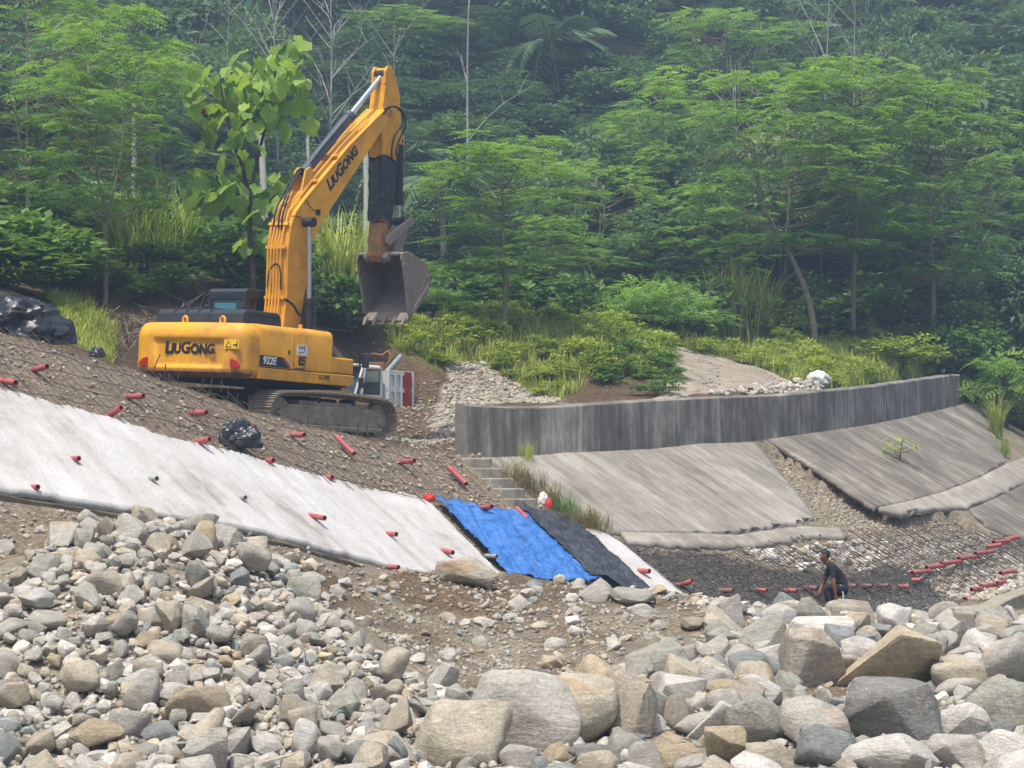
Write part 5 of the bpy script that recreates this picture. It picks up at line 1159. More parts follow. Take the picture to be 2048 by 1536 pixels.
for x, y, r in throw(240, BANK, .04, .07, .7, 26): cand.append((x, y, r, 'bank'))
MOUND = [P(-60, 1050, 31.8)[:2], P(420, 1040, 35.5)[:2], P(700, 1110, 38)[:2], P(1010, 1150, 39.6)[:2], P(1400, 1195, 41.2)[:2], P(1640, 1240, 41.6)[:2], P(1420, 1260, 36)[:2], P(1200, 1330, 31)[:2], P(950, 1390, 28.5)[:2], P(760, 1240, 31.5)[:2], P(600, 1085, 34)[:2], P(300, 1050, 32.6)[:2], P(0, 1100, 30.5)[:2]]
for x, y, r in throw(150, MOUND, .06, .16, 1.0, 27, 2.2): cand.append((x, y, r, 'mound'))
cand = np.array(cand, dtype=object); xs, ys, rs = [cand[:, k].astype(float) for k in range(3)]
zs_ = Tz(xs, ys); ppx, ppy = proj(np.column_stack([xs, ys, zs_]))
vis = (ppx > -20) & (ppx < 2068) & (ppy < 1560); score = np.where(vis, rs / ys, 0)
order = np.argsort(-score); single = set(order[:240].tolist())
probs = {'heap': [.36, .25, .05, .07, .03, .16, .08, 0, 0], 'right': [.30, .20, .05, .12, .05, .17, .09, .02, 0], 'bank': [.25, .25, .05, 0, 0, .45, 0, 0, 0], 'mound': [.3, .2, .1, .15, .1, .1, .05, 0, 0]}
restV, restF, restC, base_n = [], [], [], 0
LOW = [rock_template(900 + k, 2, k % 3) for k in range(9)]; TINY = [rock_template(950 + k, 1, 2) for k in range(8)]
for v, f in TINY: v *= 1.0
def rotm(a, b_, c):
    return np.array(Matrix.Rotation(c, 3, 'Z') @ Matrix.Rotation(b_, 3, 'Y') @ Matrix.Rotation(a, 3, 'X'))
def zone_text(i):
    px, py = ppx[i], ppy[i]
    if cand[i, 3] == 'bank': return 'in the pale stone band under the cracked berm'
    if cand[i, 3] == 'mound': return 'on the gravel mound ' + ('behind the heap' if px < 500 else 'below the white facing' if px < 850 else 'below the tarps' if px < 1250 else 'below the dark mesh')
    if cand[i, 3] == 'right': return 'among the boulders ' + ('near the person' if py < 1290 else 'left of the white boulder' if px < 1470 else 'near the smooth round one' if px < 1700 else 'near the dark angular one' if px < 1880 else 'at the right edge')
    row = 'crest' if py < 1150 else 'shoulder' if py < 1250 else 'middle' if py < 1350 else 'flank' if py < 1440 else 'foot'
    sd2 = 'left edge' if px < 130 else 'left of the tan oval' if px < 320 else 'near the tan oval' if px < 480 else 'right of the tan oval' if px < 680 else 'right end'
    return f'on the heap {row}, {sd2}'
for i in order:
    x, y, r = xs[i], ys[i], rs[i]; z = zs_[i]; cn = CN[rng.choice(9, p=probs[cand[i, 3]])]; an = int(rng.choice(3, p=[.30, .40, .30]))
    sh = rng.uniform(.75, 1.35, 3); sh[2] *= .78; sh /= sh.prod() ** (1 / 3)
    rot = (rng.normal(0, .35), rng.normal(0, .35), rng.uniform(0, 6.28)); lift = .30 * r + (rng.uniform(0, .9) * r if cand[i, 3] == 'heap' else 0)
    if i in single:
        o = rock_obj('stone', (x, y, z + lift), 2 * r * sh, cn, an, int(rng.integers(0, 10)), rot, 3)
        form = ('long' if sh.max() > 1.35 else 'flat' if sh[2] < .72 else ['rounded', 'blocky', 'angular'][an]); sz = 'large' if r > .2 else 'medium' if r > .14 else 'small'
        grp = {'heap': 'stones of the heap', 'right': 'stones among the boulders', 'bank': 'stones under the berm', 'mound': 'stones on the gravel mound'}[cand[i, 3]]
        tag(o, f'{sz} {form} {cn} stone {zone_text(i)}', 'stone', grp)
    else:
        V, F = LOW[rng.integers(0, 9)]; V = (V * r * sh) @ rotm(*rot).T + np.array([x, y, z + lift])
        restV.append(V); restF.append(F + base_n); restC.append(np.tile(np.array(srgb(*COLS[cn])) * rng.uniform(.85, 1.12), (len(V), 1))); base_n += len(V)
_by = {}
for o in [o for o in COL.objects if o.name.split('.')[0] == 'stone' and o.get('label')]: _by.setdefault(o['label'], []).append(o)
for lab, os_ in _by.items():
    if len(os_) > 1:
        os_.sort(key=lambda o: proj(np.array(o.location))[0])
        for k, o in enumerate(os_): o['label'] = lab + (', leftmost such' if k == 0 else ', rightmost such' if k == len(os_) - 1 else f', {ORD[k]} such')
rub_me = npmesh('rubble', np.vstack(restV), np.vstack(restF), m_rubble, True, np.vstack(restC)); rub_me.set_sharp_from_angle(angle=math.radians(32))
tag(link('rubble', rub_me), 'smaller stones filling the heap and lying between the boulders', 'rubble', kind='stuff')
def scatter(name, poly, n, r0, r1, cols, label, seed, sink=.2, power=2.0, tmpl=None, lumpy=0.0):
    g_ = np.random.default_rng(seed); poly = np.array(poly, float); lo, hi = poly.min(0), poly.max(0); pts = g_.uniform(lo, hi, (int(n * 4), 2)); pts = pts[inpoly(pts[:, 0], pts[:, 1], poly)]
    if lumpy: pts = pts[g_.random(len(pts)) < np.clip(.5 + lumpy * fbm(pts[:, 0] * .9, pts[:, 1] * .9, seed, 3), .05, 1)]
    if r1 > .065 or name == 'x':
        S_, W_, _ = sw(pts[:, 0], pts[:, 1]); pts = pts[~((S_ < -2.3) & (W_ < 5.8) & (W_ > 2.6))]
    pts = pts[:n]; r = r0 + (r1 - r0) * g_.random(len(pts)) ** power; z = Tz(pts[:, 0], pts[:, 1])
    VV, FF, CC, nb = [], [], [], 0
    tm = tmpl or TINY; kk = g_.integers(0, len(tm), len(pts)); ca = np.array([srgb(*COLS[c]) for c in cols]); ci = g_.integers(0, len(ca), len(pts)); j = g_.uniform(.75, 1.15, len(pts))
    for t in range(len(tm)):
        s_ = np.where(kk == t)[0]
        if not len(s_): continue
        V, F = tm[t]; m_ = len(s_); a = g_.uniform(0, 6.28, m_); b_ = g_.normal(0, .5, m_); sc = g_.uniform(.7, 1.35, (m_, 3)); sc[:, 2] *= .75
        W = V[None] * (sc * r[s_, None])[:, None, :]
        cb_, sb_ = np.cos(b_)[:, None], np.sin(b_)[:, None]; X, Zz = W[..., 0] * cb_ + W[..., 2] * sb_, -W[..., 0] * sb_ + W[..., 2] * cb_
        ca_, sa_ = np.cos(a)[:, None], np.sin(a)[:, None]; X2, Y2 = X * ca_ - W[..., 1] * sa_, X * sa_ + W[..., 1] * ca_
        W = np.stack([X2 + pts[s_, 0, None], Y2 + pts[s_, 1, None], Zz + (z[s_] + r[s_] * sink)[:, None]], -1)
        VV.append(W.reshape(-1, 3)); FF.append((F[None] + (np.arange(m_) * len(V))[:, None, None]).reshape(-1, 3) + nb); CC.append(np.repeat(ca[ci[s_]] * j[s_, None], len(V), 0)); nb += m_ * len(V)
    o = link(name, npmesh(name, np.vstack(VV), np.vstack(FF), m_rubble, False, np.vstack(CC))); tag(o, label, 'gravel', kind='stuff'); return o
GREY = ['pale grey', 'beige', 'greenish grey', 'brown', 'blue grey', 'white']; EARTH = ['brown', 'beige', 'pale grey', 'brown', 'tan', 'greenish grey']
scatter('gravel', MOUND, 5000, .008, .05, GREY + EARTH + ['brown', 'tan'], 'loose gravel and broken stone on the river mound', 31, lumpy=1.6)
scatter('gravel', HEAP, 2800, .02, .07, GREY, 'small gravel between the stones of the heap', 32)
scatter('gravel', RIGHT, 2800, .02, .08, GREY, 'small gravel between the foreground boulders', 42)
BROWN = [SW(s, w_)[:2] for s, w_ in [(-20, 0), (-12, 0), (-6, 0), (0, 0), (.4, 0)]] + [SW(s, w_)[:2] for s, w_ in [(.6, 3.0), (-.5, 4.2), (-2.5, 2.2), (-8, 2.4), (-12, 2.4), (-20, 2.4)]]
scatter('gravel', BROWN, 7000, .012, .06, EARTH, 'small stones in the bare soil under the mesh', 33, lumpy=1.0, power=2.6)
scatter('gravel', GAP, 3600, .012, .045, ['beige', 'brown', 'brown', 'tan'], 'gravel in the washed-out gap between the slabs', 34)
scatter('gravel', [on_slope(*q)[:2] for q in [(1700, 1080), (1960, 1065), (2048, 1110), (2120, 1180), (1960, 1240), (1910, 1200), (1800, 1130), (1740, 1110)]], 3500, .02, .09, ['beige', 'pale grey', 'white', 'tan', 'greenish grey'], 'river gravel under the mesh by the red pipes', 35)
scatter('gravel', DARK, 3500, .010, .038, ['soot', 'dark grey', 'soot', 'soot'], 'dark crushed stone under the dense mesh', 36)
scatter('gravel', GRAVEL_SLOPE, 3200, .014, .075, EARTH + GREY[:2], 'pale rubble slope behind the end of the wall', 37, power=2.5)
scatter('gravel', hp([(830, 770), (880, 760), (905, 870), (940, 905), (800, 900), (700, 880), (760, 840)], 46), 1800, .012, .055, EARTH, 'stones in the dirt bank behind the excavator tracks', 38)
scatter('gravel', ROAD, 1300, .012, .045, ['beige', 'brown', 'brown', 'greenish grey'], 'loose stones on the gravel road', 40)
scatter('gravel', hp([(1560, 770), (1600, 762), (1650, 775), (1640, 790), (1480, 792), (1400, 788)], 54), 500, .03, .13, ['white', 'pale grey', 'beige'], 'white broken stone along the edge of the road', 39)

# ================================================================ VEGETATION
def leaf_mat(name, lo, hi, tr=.30, rough=.55):
    m, n, b, out = mk(name); a = N(n, 'ShaderNodeAttribute', attribute_name='tint'); oi = N(n, 'ShaderNodeObjectInfo')
    sp = N(n, 'ShaderNodeSeparateColor'); n.links.new(a.outputs['Color'], sp.inputs[0])
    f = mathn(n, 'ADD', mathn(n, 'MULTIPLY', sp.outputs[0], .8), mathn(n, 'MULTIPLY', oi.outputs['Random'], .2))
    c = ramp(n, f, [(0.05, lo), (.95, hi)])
    n.links.new(c, b.inputs['Base Color']); b.inputs['Roughness'].default_value = rough; b.inputs['Specular IOR Level'].default_value = .25
    t = N(n, 'ShaderNodeBsdfTranslucent'); n.links.new(mix(n, 1.0, c, (1.25, 1.25, .7), 'MULTIPLY'), t.inputs[0])
    ms = N(n, 'ShaderNodeMixShader'); ms.inputs[0].default_value = tr
    n.links.new(b.outputs[0], ms.inputs[1]); n.links.new(t.outputs[0], ms.inputs[2]); n.links.new(ms.outputs[0], out.inputs[0]); return m
L_feather = leaf_mat('feathery_leaf', srgb(64, 104, 58), srgb(158, 194, 94), .42)
L_broad = leaf_mat('broad_leaf', srgb(62, 92, 62), srgb(118, 148, 92))
L_forest = leaf_mat('forest_leaf', srgb(54, 84, 62), srgb(112, 142, 98))
L_big = leaf_mat('large_soft_leaf', srgb(92, 132, 60), srgb(172, 198, 100), .48)
L_palm = leaf_mat('palm_leaf', srgb(70, 96, 72), srgb(122, 146, 108), .25)
L_grass = leaf_mat('grass_blade', srgb(112, 130, 58), srgb(194, 202, 104), .30)
L_dry = leaf_mat('dry_grass_blade', srgb(104, 96, 60), srgb(158, 146, 96), .25)
L_weed = leaf_mat('weed_leaf', srgb(94, 122, 46), srgb(178, 192, 84), .35)
L_under = leaf_mat('undergrowth_leaf', srgb(62, 96, 50), srgb(122, 156, 74), .30)
L_bloss = leaf_mat('pale_blossom', srgb(150, 140, 100), srgb(196, 184, 140), .3)
B_bark = pmat('grey_brown_bark', srgb(126, 117, 100), .9, .3, 6., .6, 20., spec=.2)
B_grey = pmat('weathered_grey_bark', srgb(146, 146, 138), .9, .25, 6., .5, 20., spec=.2)
B_pale = pmat('pale_bark', srgb(176, 174, 164), .85, .25, 6., .5, 20., spec=.2)
B_dark = pmat('dark_bark', srgb(74, 62, 50), .9, .3, 6., .6, 20., spec=.2)

def orient(fwd, up):
    f = fwd / (np.linalg.norm(fwd, axis=1)[:, None] + 1e-9); s_ = np.cross(up, f); s_ /= np.linalg.norm(s_, axis=1)[:, None] + 1e-9; u = np.cross(f, s_)
    return np.stack([f, s_, u], 2)
def stamp(T, F, pos, R_, sc, tint):
    V = np.einsum('nij,kj->nki', R_, T) * np.asarray(sc)[:, None, None] + pos[:, None, :]; n, k = len(pos), len(T)
    FF = (F[None] + (np.arange(n) * k)[:, None, None]).reshape(-1, F.shape[1]); t = np.repeat(tint, k)
    return V.reshape(-1, 3), FF, np.stack([t, t, t], 1)
def cat_(parts):
    V, F, C, n = [], [], [], 0
    for v, f, c in parts: V.append(v); F.append(f + n); C.append(c); n += len(v)
    return np.vstack(V), np.vstack(F), np.vstack(C)
def frond_T(pairs=6, w=.055, plen=.26, droop=.30):
    V, F = [], []
    for i in range(pairs):
        t = (i + .6) / pairs; x = t; z = -droop * t * t; L_ = plen * math.sin(math.pi * min(1, .22 + .78 * t) * .93 + .12) + .05
        for s_ in (-1, 1):
            d = np.array([.42, s_ * .9, -.22]); d /= np.linalg.norm(d); q = np.array([x, 0, z]); a = np.array([w, 0, 0])
            k = len(V); V += [q, q + d * L_ * .5 - a, q + d * L_, q + d * L_ * .5 + a]; F.append((k, k + 1, k + 2, k + 3))
    return np.array(V), np.array(F)
FROND, FROND_F = frond_T(5, .075, .28)
FROND3, FROND3_F = frond_T(4, .085, .30)
LEAF = np.array([(0, 0, 0), (.45, -.24, .06), (1, 0, -.1), (.45, .24, .06)]); LEAF_F = np.array([(0, 1, 2, 3)])
def tubes(paths, n=6):
    V, F, b0 = [], [], 0
    for p, r in paths:
        p = np.asarray(p, float); r = np.asarray(r, float) * np.ones(len(p)); t = np.gradient(p, axis=0); t /= np.linalg.norm(t, axis=1)[:, None] + 1e-9
        ref = np.array([1., .3, 0]) if abs(t[0, 2]) > .7 else np.array([0, 0, 1.]); u = np.cross(t, ref); u /= np.linalg.norm(u, axis=1)[:, None] + 1e-9; w_ = np.cross(t, u)
        a = 2 * np.pi * np.arange(n) / n
        V.append((p[:, None] + (u[:, None] * np.cos(a)[None, :, None] + w_[:, None] * np.sin(a)[None, :, None]) * r[:, None, None]).reshape(-1, 3))
        i = np.arange(len(p) - 1)[:, None] * n; k = np.arange(n)[None]; k2 = (k + 1) % n
        F.append(np.stack([i + k, i + k2, i + n + k2, i + n + k], -1).reshape(-1, 4) + b0); b0 += len(p) * n
    return np.vstack(V), np.vstack(F)
def limb(a, b_, g_, n=6, bow=.12):
    a, b_ = np.asarray(a, float), np.asarray(b_, float); t = np.linspace(0, 1, n)[:, None]; L_ = np.linalg.norm(b_ - a)
    return a + (b_ - a) * t + np.sin(t * np.pi) * np.array([g_.normal(0, .05), g_.normal(0, .05), -bow]) * L_
def feather(seed, H, R, b0=.42, pads=60, per=17, fl=.55, stems=1, lean=(0, 0), fork=.35, light=0.0):
    g_ = np.random.default_rng(seed); paths = []; tips = []
    r0 = .0075 * H + .012
    fz = fork * H; kx = np.array([lean[0] * .35, lean[1] * .35]) * H
    trunk = np.array([[0, 0, -.3], [kx[0] * .15, kx[1] * .15, fz * .35], [kx[0] * .5, kx[1] * .5, fz * .7], [kx[0], kx[1], fz]]); trunk = resample(trunk, .4)
    paths.append((trunk, np.linspace(r0 * 1.25, r0 * .85, len(trunk))))
    stem_pts = []
    for k in range(stems):
        a = 2 * math.pi * k / max(stems, 1) + g_.uniform(0, 1); sp = R * .30 if stems > 1 else R * .06
        e = np.array([kx[0] + lean[0] * H * .2 + sp * math.cos(a), kx[1] + sp * math.sin(a), H * (.93 if k == 0 else g_.uniform(.75, .9))])
        p = resample(np.array([trunk[-1], trunk[-1] + (e - trunk[-1]) * .35 + np.array([sp * .25 * math.cos(a), sp * .25 * math.sin(a), 0]), trunk[-1] + (e - trunk[-1]) * .7, e]), .3)
        paths.append((p, np.linspace(r0 * (.8 if stems == 1 else .6), .012, len(p)))); stem_pts.append(p)
    sp = np.vstack(stem_pts); P_, D_ = [], []
    lev = np.linspace(b0, 1.0, 9)
    for k in range(pads):
        t = lev[g_.integers(0, 9)] + g_.normal(0, .035); t = min(t, 1.0)
        prof = math.sqrt(max(.02, 1 - ((t - (b0 + .30)) / (.74 - b0 * .25)) ** 2)) if t > b0 + .30 else .75 + .25 * (t - b0) / .30
        if t > .93: prof *= .7
        a = g_.uniform(0, 2 * math.pi); rad = R * prof * math.sqrt(g_.uniform(.06, 1))
        e = np.array([math.cos(a) * rad + kx[0], math.sin(a) * rad + kx[1], t * H])
        d = np.hypot(sp[:, 0] - e[0], sp[:, 1] - e[1]) + 1.2 * np.abs(sp[:, 2] - (e[2] - .55 * rad)); s0 = sp[np.argmin(d)]
        if s0[2] > e[2]: e[2] = s0[2] + .05
        L_ = limb(s0, e, g_, 6, .10); paths.append((L_, np.linspace(.012 + .006 * np.linalg.norm(e - s0), .006, 6)))
        pr = R * g_.uniform(.16, .27); m_ = int(per * g_.uniform(.7, 1.3)); aa = g_.uniform(0, 2 * math.pi, m_); rr_ = pr * np.sqrt(g_.random(m_)) * .8
        out_d = np.array([math.cos(a), math.sin(a)]) * .5
        P_.append(np.column_stack([e[0] + rr_ * np.cos(aa), e[1] + rr_ * np.sin(aa), e[2] + .10 - .22 * rr_ + g_.normal(0, .05, m_)]))
        D_.append(np.column_stack([np.cos(aa) + out_d[0], np.sin(aa) + out_d[1], g_.uniform(-.15, .35, m_)]))
    P_, D_ = np.vstack(P_), np.vstack(D_); m_ = len(P_)
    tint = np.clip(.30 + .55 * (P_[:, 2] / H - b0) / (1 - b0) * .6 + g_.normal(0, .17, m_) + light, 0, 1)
    up = np.column_stack([g_.normal(0, .25, m_), g_.normal(0, .25, m_), np.ones(m_)])
    V, F, C = stamp(FROND, FROND_F, P_, orient(D_, up), fl * g_.uniform(.7, 1.25, m_), tint)
    return tubes(paths, 7), (V, F, C)
def broad(seed, H, R, b0=.3, clumps=26, per=90, ll=.30, spread=.33, stems=1, flat=1.0, light=0.0, leaf=None):
    g_ = np.random.default_rng(seed); paths = [(limb((0, 0, -.3), (g_.normal(0, .05) * H, g_.normal(0, .05) * H, H * .7), g_, 8, 0), np.linspace(.014 * H + .02, .02, 8))]; tr = paths[0][0]
    T_, TF = leaf if leaf is not None else (LEAF, LEAF_F); out_ = []
    for k in range(clumps):
        d = g_.normal(size=3); d /= np.linalg.norm(d); d[2] = abs(d[2]) * 1.0 - .35; rad = g_.uniform(.45, 1.0)
        c = np.array([d[0] * R * rad, d[1] * R * rad, H * (b0 + (1 - b0) * (.42 + .52 * d[2] * rad))]); cr = R * spread * g_.uniform(.6, 1.25)
        s0 = tr[np.argmin(np.linalg.norm(tr - (c * [.2, .2, .75]), axis=1))]; paths.append((limb(s0, c, g_, 5, .06), np.linspace(.03 + .004 * H, .01, 5)))
        m_ = int(per * g_.uniform(.6, 1.3)); q = g_.normal(size=(m_, 3)); q /= np.linalg.norm(q, axis=1)[:, None]; q[:, 2] = np.where(g_.random(m_) < .75, np.abs(q[:, 2]), q[:, 2])
        pos = c + q * cr * g_.uniform(.55, 1.05, m_)[:, None] * np.array([1, 1, .7 * flat]); D = q + g_.normal(0, .45, (m_, 3)); D[:, 2] -= .35; up = q * .6 + np.array([0, 0, 1.]) + g_.normal(0, .35, (m_, 3))
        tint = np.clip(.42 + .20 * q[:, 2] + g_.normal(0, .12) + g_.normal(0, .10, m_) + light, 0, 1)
        out_.append(stamp(T_, TF, pos, orient(D, up), ll * g_.uniform(.65, 1.25, m_), tint))
    return tubes(paths, 6), cat_(out_)
def blades(seed, n, L0, L1, wd, R, arch=.55, seg=4, up=1.0):
    g_ = np.random.default_rng(seed); a = g_.uniform(0, 2 * np.pi, n); r = R * np.sqrt(g_.random(n)); L_ = g_.uniform(L0, L1, n); b_ = g_.uniform(0, 2 * np.pi, n); k = g_.uniform(.2, 1, n) * arch
    t = np.linspace(0, 1, seg + 1); base = np.column_stack([r * np.cos(a), r * np.sin(a), np.full(n, -.03)])
    hx = (k[:, None] * t[None] ** 2 + .12 * t[None]) * L_[:, None]; hz = L_[:, None] * t[None] * up * (1 - .45 * k[:, None] * t[None] ** 2)
    C = np.stack([base[:, None, 0] + hx * np.cos(b_)[:, None], base[:, None, 1] + hx * np.sin(b_)[:, None], base[:, None, 2] + hz], -1)
    sd2 = np.stack([-np.sin(b_), np.cos(b_), np.zeros(n)], -1)[:, None] * (wd * (1 - .85 * t ** 1.5))[None, :, None] * L_[:, None, None]
    V = np.concatenate([C - sd2, C + sd2], 1); m_ = 2 * (seg + 1); i = np.arange(seg)
    f = np.stack([i, i + 1, i + 1 + seg + 1, i + seg + 1], -1); F = (f[None] + (np.arange(n) * m_)[:, None, None]).reshape(-1, 4)
    tt = np.repeat(np.clip(.5 + g_.normal(0, .22, n), 0, 1), m_); return V.reshape(-1, 3), F, np.stack([tt] * 3, 1)

TREE_CACHE = {}
def tree_thing(name, proto, loc, H, R, label, cat, group, rot=0.0, bark=None, leafm=None, parts=('trunk', 'crown')):
    """proto: key, builder() for a tree of height 10 and crown radius 3; copies share mesh data"""
    key, fn = proto
    if key not in TREE_CACHE:
        tk_, cr_ = fn(); TREE_CACHE[key] = (npmesh(name + '_trunk', *tk_, bark, True), npmesh(name + '_crown', cr_[0], cr_[1], leafm, False, cr_[2]))
    a, b_ = TREE_CACHE[key]; e = empty(name, loc); e.rotation_euler.z = rot; e.scale = (R / 3., R / 3., H / 10.)
    link(parts[0], a, e); link(parts[1], b_, e); tag(e, label, cat, group); return e
def ground_at(px, Y):
    x = P(px, 500, Y)[0]; return np.array([x, Y, float(Tz(x, Y))])
def htop(g0, py): 
    px = proj(g0)[0]; return P(px, py, g0[1])[2] - g0[2]
FP = {'a': ('fa', lambda: feather(11, 10, 3, .32, 80, 17, .62, 1)), 'b': ('fb', lambda: feather(12, 10, 3, .36, 76, 17, .62, 2, fork=.30)), 'c': ('fc', lambda: feather(13, 10, 3, .30, 72, 17, .62, 3, fork=.28)),
      'd': ('fd', lambda: feather(14, 10, 3, .34, 80, 17, .62, 2, (-.25, 0), .38)), 'e': ('fe', lambda: feather(15, 10, 3, .32, 88, 17, .60, 1, (.10, 0), .4))}
FEATH = [(212, 55, 25, 165, 'b', 0, 'twin-stemmed feathery tree standing above the black plastic sheeting'), (55, 59, -60, 170, 'c', 1, 'dark feathery tree at the top left corner'),
 (1010, 64.5, 280, 180, 'a', 2, 'feathery tree standing alone on the grassy mound right of the bucket'), (1632, 79, 150, 215, 'd', 0, 'feathery tree with a pale leaning trunk beside the road'),
 (1705, 81.5, 112, 170, 'e', 1, 'tallest feathery tree right of the leaning pale trunk'), (1866, 82.5, 160, 175, 'a', 3, 'feathery tree with a slim straight trunk near the right edge'),
 (1325, 93, 160, 140, 'd', 2, 'feathery tree with a forked dark stem behind the road'), (1190, 84, 325, 135, 'c', 4, 'low feathery tree between the mound tree and the road'), (1475, 116, 18, 165, 'c', 3, 'layered feathery tree high on the hillside above the road'),
 (800, 122, 28, 130, 'a', 5, 'layered feathery tree on the hillside right of the bucket arm tip'), (1975, 93, 285, 150, 'b', 4, 'feathery tree filling the right edge'), (1430, 87, 370, 125, 'b', 2, 'feathery tree behind the tall reeds beside the road'),
 (335, 74, 110, 110, 'e', 3, 'feathery tree behind the twin-stemmed one on the left'), (120, 72, 40, 120, 'd', 4, 'feathery tree half hidden at the far left'), (1260, 104, 225, 120, 'e', 0, 'pale green feathery tree high between the palms and the road'),
 (900, 90, 430, 110, 'c', 1, 'feathery tree behind the excavator bucket'), (1560, 98, 200, 130, 'b', 5, 'feathery tree behind the pale leaning trunk'), (1120, 78, 440, 90, 'd', 1, 'small feathery tree right behind the mound tree'), (700, 84, 470, 80, 'e', 2, 'small feathery tree seen under the raised boom')]
for px, Y, top, rp, k, rt, lab in FEATH:
    g0 = ground_at(px, Y); H = htop(g0, top); R = rp / FPX * Y
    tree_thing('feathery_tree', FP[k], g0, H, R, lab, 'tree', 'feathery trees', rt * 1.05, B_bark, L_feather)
BP = {'a': ('ba', lambda: broad(21, 10, 3, .25, 34, 85, .36)), 'b': ('bb', lambda: broad(22, 10, 3, .15, 38, 80, .36)), 'c': ('bc', lambda: broad(23, 10, 3, .3, 30, 95, .34, .4))}
BROADS = [(1960, 103, -20, 190, 'a', 'big dull green broadleaf tree at the top right corner'), (1790, 112, 0, 140, 'b', 'broadleaf tree on the hillside above the tallest feathery tree'), (905, 106, 205, 150, 'c', 'round dark broadleaf tree right of the boom tip'), (1240, 116, 95, 120, 'a', 'broadleaf tree just right of the big palm'),
 (1060, 98, 330, 110, 'b', 'dull broadleaf tree behind the mound tree'), (650, 104, 190, 120, 'c', 'dim broadleaf tree behind the boom'), (2030, 96, 560, 120, 'b', 'dark bushy tree at the right edge behind the wall end'), (420, 96, 40, 130, 'a', 'hazy broadleaf tree above the big-leaved tree')]
for i, (px, Y, top, rp, k, lab) in enumerate(BROADS):
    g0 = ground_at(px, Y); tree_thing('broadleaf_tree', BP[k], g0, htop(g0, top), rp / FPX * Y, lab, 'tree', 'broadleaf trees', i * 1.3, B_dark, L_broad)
# --- large-leaved tree left of the boom: every leaf its own object
def big_leaf(seed, s=1.0):
    g_ = np.random.default_rng(seed); n = 20; V = [(0, 0, 0)]; F = []
    for k in range(n):
        a = -math.pi + 2 * math.pi * (k + .5) / n; r = .5 * (1 + .16 * math.cos(a) + .13 * math.cos(5 * a)) * (1 - .35 * (abs(a) > 2.7)) * g_.uniform(.93, 1.07)
        x, y = .42 + r * math.cos(a), r * math.sin(a) * .95
        V.append((x, y, -.30 * x * x - .12 * y * y + g_.normal(0, .02) + .22 * abs(y) + .045 * (k % 2)))
    V[0] = (.36, 0, .0)
    F = [(0, 1 + k, 1 + (k + 1) % n) for k in range(n)]
    V = np.array(V); return V, np.array(F)
BL = [npmesh('leaf', *big_leaf(k), L_big, True, np.clip(.12 + .14 * k + .22 * (np.arange(21) % 2)[:, None] * np.ones(3), 0, 1)) for k in range(6)]
L_red = leaf_mat('withered_leaf', srgb(120, 60, 34), srgb(150, 78, 44), .3); BLR = npmesh('leaf', *big_leaf(9), L_red, True, np.full((21, 3), .5))
g0 = ground_at(505, 55.5); BT = empty('large_leaved_tree', g0); tag(BT, 'young tree with huge bright green leaves rising left of the boom', 'tree')
def lp(px, py, dy=0.0): return P(px, py, 55.5 + dy) - g0
stemsP = [[(0, 0, -.3), lp(507, 560), lp(500, 470), lp(498, 400), lp(484, 330), lp(470, 290)], [lp(470, 290), lp(455, 240), lp(446, 200), lp(440, 150)], [lp(498, 400), lp(512, 330), lp(528, 265), lp(540, 215), lp(552, 130), lp(556, 95)], [lp(498, 400), lp(455, 375), lp(412, 350)], [lp(505, 430), lp(540, 400), lp(575, 370)]]
rad = [(.085, .05), (.045, .015), (.05, .015), (.025, .01), (.025, .01)]
tv = tubes([(resample(np.array(p, float), .25), np.linspace(r0_, r1_, len(resample(np.array(p, float), .25)))) for p, (r0_, r1_) in zip(stemsP, rad)], 8)
link('trunk', npmesh('trunk', *tv, B_dark, True), BT)
lg_ = np.random.default_rng(77)
LEAFS = [(rg[0] + lg_.uniform(-1, 1) * rg[2], rg[1] + lg_.uniform(-1, 1) * rg[3], rg[4]) for rg, cnt in (((440, 175, 60, 55, 0), 30), ((455, 245, 60, 40, 0), 18), ((550, 125, 62, 48, 0), 32), ((560, 205, 55, 45, 0), 22), ((500, 190, 40, 40, 0), 10), ((420, 365, 42, 30, 0), 16), ((475, 390, 50, 40, 0), 14), ((570, 375, 36, 32, 0), 14), ((480, 315, 30, 30, 0), 8), ((520, 460, 30, 40, 0), 8)) for _ in range(int(cnt * 1.5))]
for i, (px, py, _) in enumerate(LEAFS):
    p = lp(px, py, lg_.normal(0, .55)); o = link('leaf', BLR if i in (60, 130) else BL[lg_.integers(0, 6)], BT); o.location = p
    o.rotation_euler = (lg_.normal(0, .35), lg_.uniform(.25, 1.0), lg_.uniform(0, 6.28)); k = lg_.uniform(.30, .58) if i not in (60, 130) else .3; o.scale = (k, k, k)
# --- palms
def palm_frond(seed, L_=1.0, droop=.7):
    g_ = np.random.default_rng(seed); V, F = [], []; n = 22
    def rp(t): return np.array([t * (1 - .25 * droop * t), 0, .45 * t - droop * t * t])
    for i in range(n):
        t = .12 + .88 * i / n; q = rp(t); l = .30 * math.sin(math.pi * (.15 + .8 * t)) + .05
        for s_ in (-1, 1):
            d = np.array([.45, s_ * .8, -.45 - .3 * g_.random()]); d /= np.linalg.norm(d); a = np.array([.018, 0, 0]); k = len(V)
            V += [q - a, q + a, q + d * l * .7 + a * .8, q + d * l]; F.append((k, k + 1, k + 2, k + 3))
    for i in range(8):
        t0, t1 = i / 8, (i + 1) / 8; a, b_ = rp(t0), rp(t1); w_ = np.array([0, .012 * (1.2 - t0), 0]); k = len(V); V += [a - w_, a + w_, b_ + w_, b_ - w_]; F.append((k, k + 1, k + 2, k + 3))
    return np.array(V), np.array(F)
PF = []
